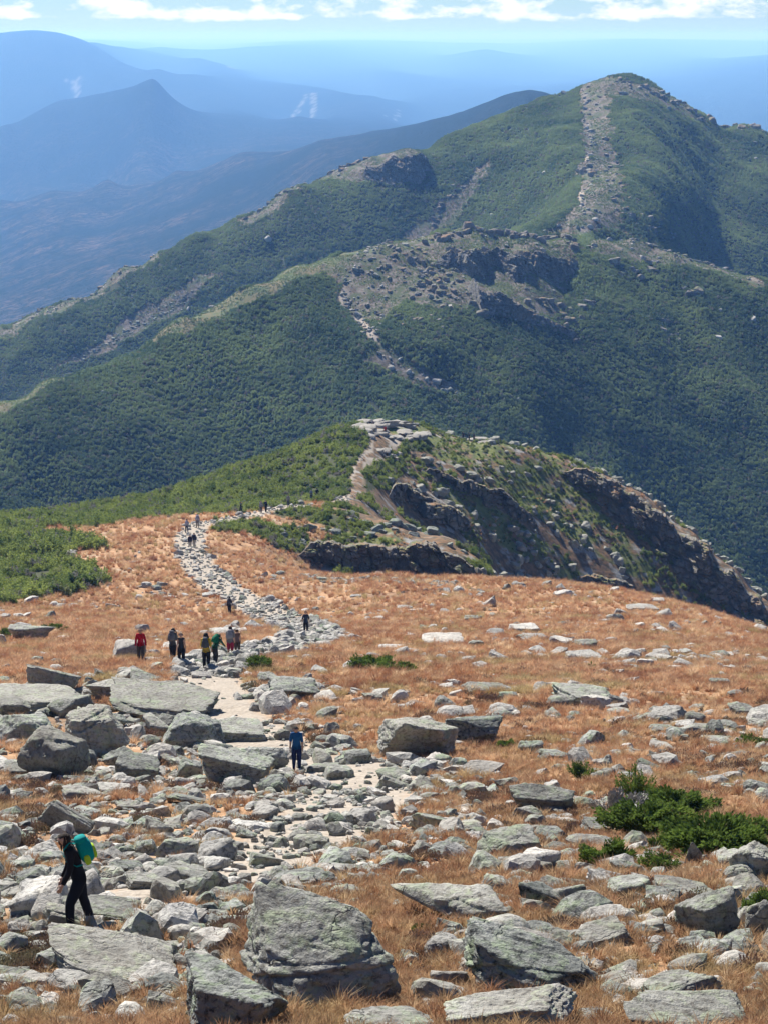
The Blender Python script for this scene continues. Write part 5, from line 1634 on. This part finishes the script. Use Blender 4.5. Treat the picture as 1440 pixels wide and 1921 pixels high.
    isin = lambda *names: np.isin(regs, names)
    sl = isin('torso', 'pelvis') & (cen[:, 2] > .47)
    if sleeves != 'none': sl |= isin('upper_arm')
    if sleeves == 'long': sl |= isin('forearm')
    pants = isin('thigh', 'pelvis') | (isin('torso') & (cen[:, 2] < .54))
    if not shorts: pants |= isin('shin')
    rel = cen - hc
    hairm = isin('head') & ((rel @ hup > .022) | (rel @ hd < -.012)) & (rel @ hup > -.035) & ~((rel @ hd > .03) & (rel @ hup < .038))
    out = dict(body=body, shirt=shell(sl, .009, 'shirt', .006), trousers=shell(pants, .009, 'trousers', .006), shoes=shell(isin('foot'), .007, 'shoes'), hair=shell(hairm, .010, 'hair', .006))
    out['sole'] = 0
    if fine:
        lat = np.cross(hd, hup)
        ev, ef = [], []
        v0, f0 = ico(1)
        eyes = []
        for s in (-1, 1):
            eyes.append((v0 * .0055 + hc + hd * .050 + lat * s * .019 + hup * .004, f0))
        v, f = join(eyes); out['eyes'] = mesh_np('eyes', v, f)
        v = v0 * np.array([.012, .004, .0035])
        Rm = np.stack([lat, hd, hup], 1)
        out['mouth'] = mesh_np('mouth', v @ Rm.T + hc + hd * .048 - hup * .036, f0)
        if longhair:
            ps = []
            v1, f1 = ico(2)
            for s, back, ln, wd in ((1, -.030, .20, .022), (-1, .0, .17, .016), (1, -.045, .24, .024), (-1, -.040, .22, .022), (.9, .015, .16, .012)):
                c0 = hc + lat * s * .040 + hd * back - np.array([0, 0, ln / 2 - .03]) 
                w = v1 * np.array([wd, wd, ln / 2])
                w[:, 0] += .008 * np.sin(w[:, 2] * 45 + s); ps.append((w + c0, f1))
            v, f = join(ps); out['long_hair'] = mesh_np('long_hair', v, f)
    out['frame'] = dict(back=Jn[ch] - fw * .062, up=up, fw=fw, hc=hc)
    _person_cache[key] = out
    return out

def own_mat(o, mat):
    if len(o.data.materials) == 0: o.data.materials.append(None)
    o.material_slots[0].link = 'OBJECT'
    o.material_slots[0].material = mat

def pack_meshes():
    if 'pack' in _person_cache: return _person_cache['pack']
    def rb(sx, sy, sz, k=5, sub=3, seed=1):
        d, f = ico(sub)
        q = np.abs(d)
        r = (q ** k).sum(1) ** (-1 / k)
        v = d * r[:, None] * np.array([sx, sy, sz])
        return v * (1 + .03 * fbm(d * 3 + seed, 2, seed))[:, None], f
    out = {}
    v, f = rb(.088, .072, .120, 3.0); v[:, 1] += .070; v[:, 0] *= 1 - .25 * sstep(.0, .13, v[:, 2]); out['main_bag'] = (v, f)
    v, f = rb(.066, .060, .034, 2.4); v[:, 1] += .060; v[:, 2] += .118; out['lid'] = (v, f)
    v, f = rb(.060, .026, .070, 3); v[:, 1] += .138; v[:, 2] -= .035; out['front_pocket'] = (v, f)
    for s, nm in ((1, 'side_pocket'), (-1, 'side_pocket')):
        v, f = rb(.016, .030, .050, 3); v[:, 0] += s * .085; v[:, 1] += .055; v[:, 2] -= .07; out[nm + ('a' if s > 0 else 'b')] = (v, f)
    for s in (1, -1):
        pts = np.array([(s * .045, .0, .11), (s * .055, -.05, .150), (s * .060, -.125, .10), (s * .065, -.140, .0), (s * .078, -.06, -.09), (s * .07, .0, -.10)])
        V = []; 
        for p in pts:
            V += [p + np.array([-.014, 0, .004]), p + np.array([.014, 0, .004]), p + np.array([.014, 0, -.004]), p + np.array([-.014, 0, -.004])]
        F4 = []
        for q in range(len(pts) - 1):
            for e in range(4):
                F4.append((q * 4 + e, q * 4 + (e + 1) % 4, q * 4 + 4 + (e + 1) % 4, q * 4 + 4 + e))
        out['strap' + ('a' if s > 0 else 'b')] = (np.array(V), np.array(F4))
    _person_cache['pack'] = {k: mesh_np(k.rstrip('ab') if k[:-1] in ('side_pocket', 'strap') else k, v, f) for k, (v, f) in out.items()}
    return _person_cache['pack']

from mathutils.bvhtree import BVHTree
def standing_z(x, y, z):
    """height of the stone, if any, under a figure's feet"""
    top = z
    for o in COL.objects:
        if o.type == 'MESH' and o.name.split('.')[0] in ('boulder', 'stone') and math.hypot(o.location.x - x, o.location.y - y) < 2.2:
            m = Matrix.LocRotScale(o.location, o.rotation_euler, o.scale)
            bv = BVHTree.FromPolygons([m @ v.co for v in o.data.vertices], [p.vertices for p in o.data.polygons])
            for dx in (-.22, -.1, .0, .1, .22):
                h = bv.ray_cast(Vector((x + dx, y, z + 3)), Vector((0, 0, -1)))
                if h[0] is not None: top = max(top, h[0].z)
    return top

def person(u, vf, hpx, label, key, pose, face=0.0, top=(.1, .1, .1), legs=(.05, .05, .06), hair=(.03, .022, .016), shoe=(.05, .045, .04), pack=None, packlabel=None, accent=None, fine=False, dmin=20, dmax=1460, group=None, height_m=None, skin=None, lift=0.0, packscale=1.0):
    """a hiker whose feet stand at photo pixel (u, vf); face: 0 looks at the camera, turns to the picture's right"""
    p = hit(u, vf, dmin, dmax)
    H = height_m or 1.72
    if fine:
        vc = vf
        for _ in range(4):          # step closer until the feet, up on a stone, show at the wanted row
            p = hit(u, vc, dmin, dmax); p.z = standing_z(p.x, p.y, p.z)
            vc += .7 * (vf - project(p.x, p.y, p.z)[1])
    ms = person_meshes(key, fine, **pose)
    root = empty('person', (p.x, p.y, p.z + lift), (0, 0, face))
    root.scale = (H, H, H)
    tag(root, label, 'person', group)
    b = link('body', ms['body'], None, root); own_mat(b, skin or M_SKIN)
    for nm, col in (('shirt', top), ('trousers', legs), ('shoes', shoe), ('hair', hair)):
        own_mat(link(nm, ms[nm], None, root), cloth(col))
    if fine:
        own_mat(link('eyes', ms['eyes'], None, root), M_DARK)
        own_mat(link('mouth', ms['mouth'], None, root), M_LIP)
    if 'long_hair' in ms:
        own_mat(link('long_hair', ms['long_hair'], None, root), cloth(hair))
    if pack:
        fr = ms['frame']
        pr = empty('backpack')
        rot = Matrix.Rotation(face, 4, 'Z')
        tilt = Matrix.Rotation(math.asin(max(-1, min(1, -fr['up'][1]))), 4, 'X')
        pr.matrix_world = Matrix.Translation((p.x, p.y, p.z + lift)) @ rot @ Matrix.Scale(H, 4) @ Matrix.Translation(tuple(fr['back'] + fr['up'] * .02)) @ tilt @ Matrix.Scale(packscale, 4)
        tag(pr, packlabel, 'backpack', group and 'backpacks of ' + group)
        for nm, me in pack_meshes().items():
            o = link(me.name.split('.')[0], me, None, pr)
            own_mat(o, cloth(accent if accent and ('pocket' in nm) else pack))
    return root

STAND = dict()
WALK_A = dict(lean=.12, hip=(.38, -.22), knee=(.30, .12), arm=(-.25, .30), elbow=(.45, .5))
WALK_B = dict(lean=.10, hip=(-.12, .24), knee=(.10, .25), arm=(.25, -.2), elbow=(.4, .4))
SITP = dict(lean=.15, hip=(1.35, 1.45), knee=(1.4, 1.3), arm=(.5, .5), elbow=(.8, .8))

# nearest figures
WOMAN = dict(lean=.30, hip=(.46, -.20), knee=(.46, .10), arm=(.12, -.05), abd=(.10, .14), elbow=(.38, .45), yaw=.05, nod=.50, longhair=True, girl=True)
person(152, 1716, 175, 'woman in black with long dark hair striding across the rocks at lower left', 'woman', WOMAN, face=-1.25, top=(.014, .013, .016), legs=(.010, .011, .018), hair=(.030, .020, .015), shoe=(.06, .05, .06),
       pack=(.0, .30, .28), packlabel='teal backpack with lime pockets on the back of the walking woman', accent=(.42, .62, .04), fine=True, dmax=60, height_m=1.70, lift=.0, packscale=.98)
BOY = dict(lean=.0, hip=(.04, -.04), knee=(.08, .02), arm=(.05, -.02), abd=(.22, .22), elbow=(.15, .1), yaw=-.5, nod=.45, sleeves='short')
person(557, 1446, 90, 'boy in a bright blue shirt and navy trousers standing among the boulders', 'boy', BOY, face=-.1, top=(.012, .085, .24), legs=(.012, .022, .085), hair=(.012, .010, .010), skin=M_DSKIN, fine=True, dmin=50, dmax=90, height_m=1.52)
# the party on the path
person(265, 1243, 50, 'hiker in a red jacket and grey trousers, leftmost of the party', 'stand_f', dict(lean=.06, hip=(.12, -.08), knee=(.12, .1), arm=(.1, .0), abd=(.3, .25), elbow=(.4, .3), nod=.15), face=.1, top=(.52, .012, .025), legs=(.085, .085, .075), hair=(.12, .09, .06), fine=True, dmin=85, dmax=125, height_m=1.78)
person(325, 1240, 46, 'hiker seen from behind under a grey pack, second in the party', 'walk_f', dict(lean=.22, hip=(.2, -.1), knee=(.2, .2), arm=(.1, .2), elbow=(.3, .3)), face=2.9, top=(.12, .12, .12), legs=(.02, .02, .024), hair=(.03, .025, .02), fine=True, dmin=85, dmax=125, height_m=1.72,
       pack=(.16, .16, .165), packlabel='grey backpack on the second hiker of the party', packscale=1.15)
person(341, 1250, 52, 'bare-armed hiker in a dark tank top facing us, third in the party', 'tank_f', dict(lean=.02, hip=(.1, -.1), knee=(.1, .12), arm=(.05, .1), abd=(.2, .2), elbow=(.15, .35), sleeves='none', girl=True, nod=.2), face=.15, top=(.035, .035, .04), legs=(.012, .012, .018), hair=(.03, .02, .015), fine=True, dmin=85, dmax=125, height_m=1.70)
person(388, 1257, 70, 'tall hiker in a yellow shirt and black trousers, back turned, fourth in the party', 'back_f', dict(lean=-.02, hip=(.06, -.06), knee=(.03, .03), arm=(.05, -.05), abd=(.25, .2), elbow=(.9, .6), sleeves='short'), face=3.05, top=(.62, .44, .05), legs=(.010, .010, .014), hair=(.015, .012, .010), fine=True, dmin=85, dmax=125, height_m=1.85,
       pack=(.085, .095, .105), packlabel='slate grey backpack over a yellow shirt')
person(403, 1245, 40, 'hiker bending down half hidden behind the one in yellow', 'bend', dict(lean=.85, hip=(.4, .2), knee=(.5, .4), arm=(.5, .6), elbow=(.2, .2)), face=2.6, top=(.03, .10, .06), legs=(.03, .03, .035), dmin=88, dmax=130, height_m=1.6,
       pack=(.01, .17, .085), packlabel='green backpack on the bending hiker behind the yellow shirt', packscale=1.1)
person(433, 1235, 38, 'hiker in red shorts going away under a light grey pack', 'shorts_b', dict(lean=.10, hip=(.15, -.1), knee=(.15, .15), arm=(.1, .1), shorts=True, sleeves='short'), face=3.1, top=(.25, .25, .26), legs=(.36, .02, .05), hair=(.05, .03, .02), dmin=90, dmax=150, height_m=1.70,
       pack=(.30, .30, .32), packlabel='light grey backpack above red shorts')
person(446, 1232, 34, 'small hiker in brown at the right end of the party', 'tank_b', dict(lean=.08, hip=(-.1, .12), knee=(.1, .15), sleeves='none', shorts=True), face=3.3, top=(.16, .10, .08), legs=(.08, .06, .05), hair=(.07, .04, .025), dmin=92, dmax=150, height_m=1.52)
# further down the trail
person(431, 1153, 36, 'lone dark-clad hiker walking away beside the stony trail', 'walk_a', WALK_A, face=3.0, top=(.045, .045, .06), legs=(.015, .015, .025), dmin=150, dmax=215, pack=(.06, .06, .075), packlabel='dark backpack of the lone hiker beside the stony trail')
person(574, 1189, 33, 'hiker in a navy shirt coming up between the stones of the bend', 'stand', dict(abd=(.3, .3), sleeves='short', shorts=False), face=.0, top=(.03, .04, .075), legs=(.012, .012, .018), dmin=125, dmax=190, height_m=1.70)
person(357, 1030, 32, 'hiker in a dark jacket and pale trousers, left of a pair coming up', 'walk_b', WALK_B, face=.1, top=(.03, .025, .06), legs=(.42, .38, .33), dmin=205, dmax=258)
person(365, 1027, 34, 'taller hiker in a dark jacket and pale trousers, right of the pair', 'walk_a', WALK_A, face=-.1, top=(.02, .02, .05), legs=(.40, .37, .33), dmin=205, dmax=262, height_m=1.8)
person(351, 1000, 27, 'hiker with a small lilac-grey pack going down behind the pair', 'walk_b', WALK_B, face=3.0, top=(.30, .30, .34), legs=(.07, .07, .08), dmin=225, dmax=280, pack=(.42, .40, .50), packlabel='lilac-grey small backpack on the downhill hiker')
person(371, 990, 30, 'hiker with a tall lilac pack on the trail edge by the scrub', 'stand', STAND, face=3.2, top=(.22, .21, .26), legs=(.20, .15, .12), dmin=235, dmax=290, pack=(.40, .38, .48), packlabel='tall lilac-grey backpack beside the scrub', packscale=1.3)
person(452, 964, 22, 'small dark figure walking along the foot of the scrub', 'walk_a', WALK_A, face=1.4, top=(.02, .02, .022), legs=(.02, .02, .02), dmin=262, dmax=320)
person(490, 963, 25, 'hiker in grey with a pack, left of two where the trail bends', 'walk_b', WALK_B, face=.2, top=(.30, .29, .31), legs=(.16, .15, .15), dmin=270, dmax=320, pack=(.30, .30, .32), packlabel='grey backpack left of two where the trail bends')
person(499, 961, 25, 'hiker in black, right of two where the trail bends', 'walk_a', WALK_A, face=-.2, top=(.02, .02, .024), legs=(.03, .03, .034), dmin=272, dmax=322)
person(541, 951, 22, 'single hiker in grey half hidden by low scrub on the ledge', 'stand', STAND, face=.3, top=(.28, .28, .30), legs=(.10, .10, .11), dmin=280, dmax=325)
person(584, 940, 26, 'hiker in pale grey standing by the dark bushes of the knob', 'walk_b', WALK_B, face=2.8, top=(.36, .35, .38), legs=(.10, .10, .12), dmin=285, dmax=330, pack=(.32, .31, .35), packlabel='pale grey backpack by the dark bushes of the knob')
person(595, 937, 22, 'hiker in black by the dark bushes of the knob', 'stand', STAND, face=3.1, top=(.02, .02, .022), legs=(.02, .02, .022), dmin=285, dmax=330)
person(722, 816, 19, 'hiker in red standing on the pale slabs of the knob', 'walk_a', WALK_A, face=.3, top=(.50, .05, .04), legs=(.05, .04, .04), dmin=340, dmax=392)
person(694, 803, 12, 'figure sitting on the pale slabs left of the hiker in red', 'sit', SITP, face=.6, top=(.05, .05, .07), legs=(.06, .06, .08), dmin=345, dmax=395)
person(701, 804, 12, 'second sitting figure nearest the hiker in red', 'sit', SITP, face=-.5, top=(.12, .10, .12), legs=(.05, .05, .07), dmin=345, dmax=395)
for i, (u, v) in enumerate(((868, 812), (879, 813), (888, 814))):
    person(u, v, 14, 'distant figure resting on the green back of the knob', 'stand', STAND, face=i * 1.1, top=(.06, .06, .08), legs=(.05, .05, .06), dmin=350, dmax=400, group='distant figures on the back of the knob', height_m=1.6)
person(901, 428, 8, 'tiny figure on the top of the rocky middle ridge', 'stand', STAND, face=.4, top=(.05, .05, .06), legs=(.04, .04, .05), dmin=860, dmax=945)
for i, u in enumerate((1142, 1150, 1155, 1158, 1163, 1170)):
    person(u, 149, 6, 'tiny figure on the summit of the far mountain', 'stand', STAND, face=i * .9, top=(.04, .04, .05), legs=(.03, .03, .04), dmin=1400, dmax=1460, group='tiny figures on the far summit')
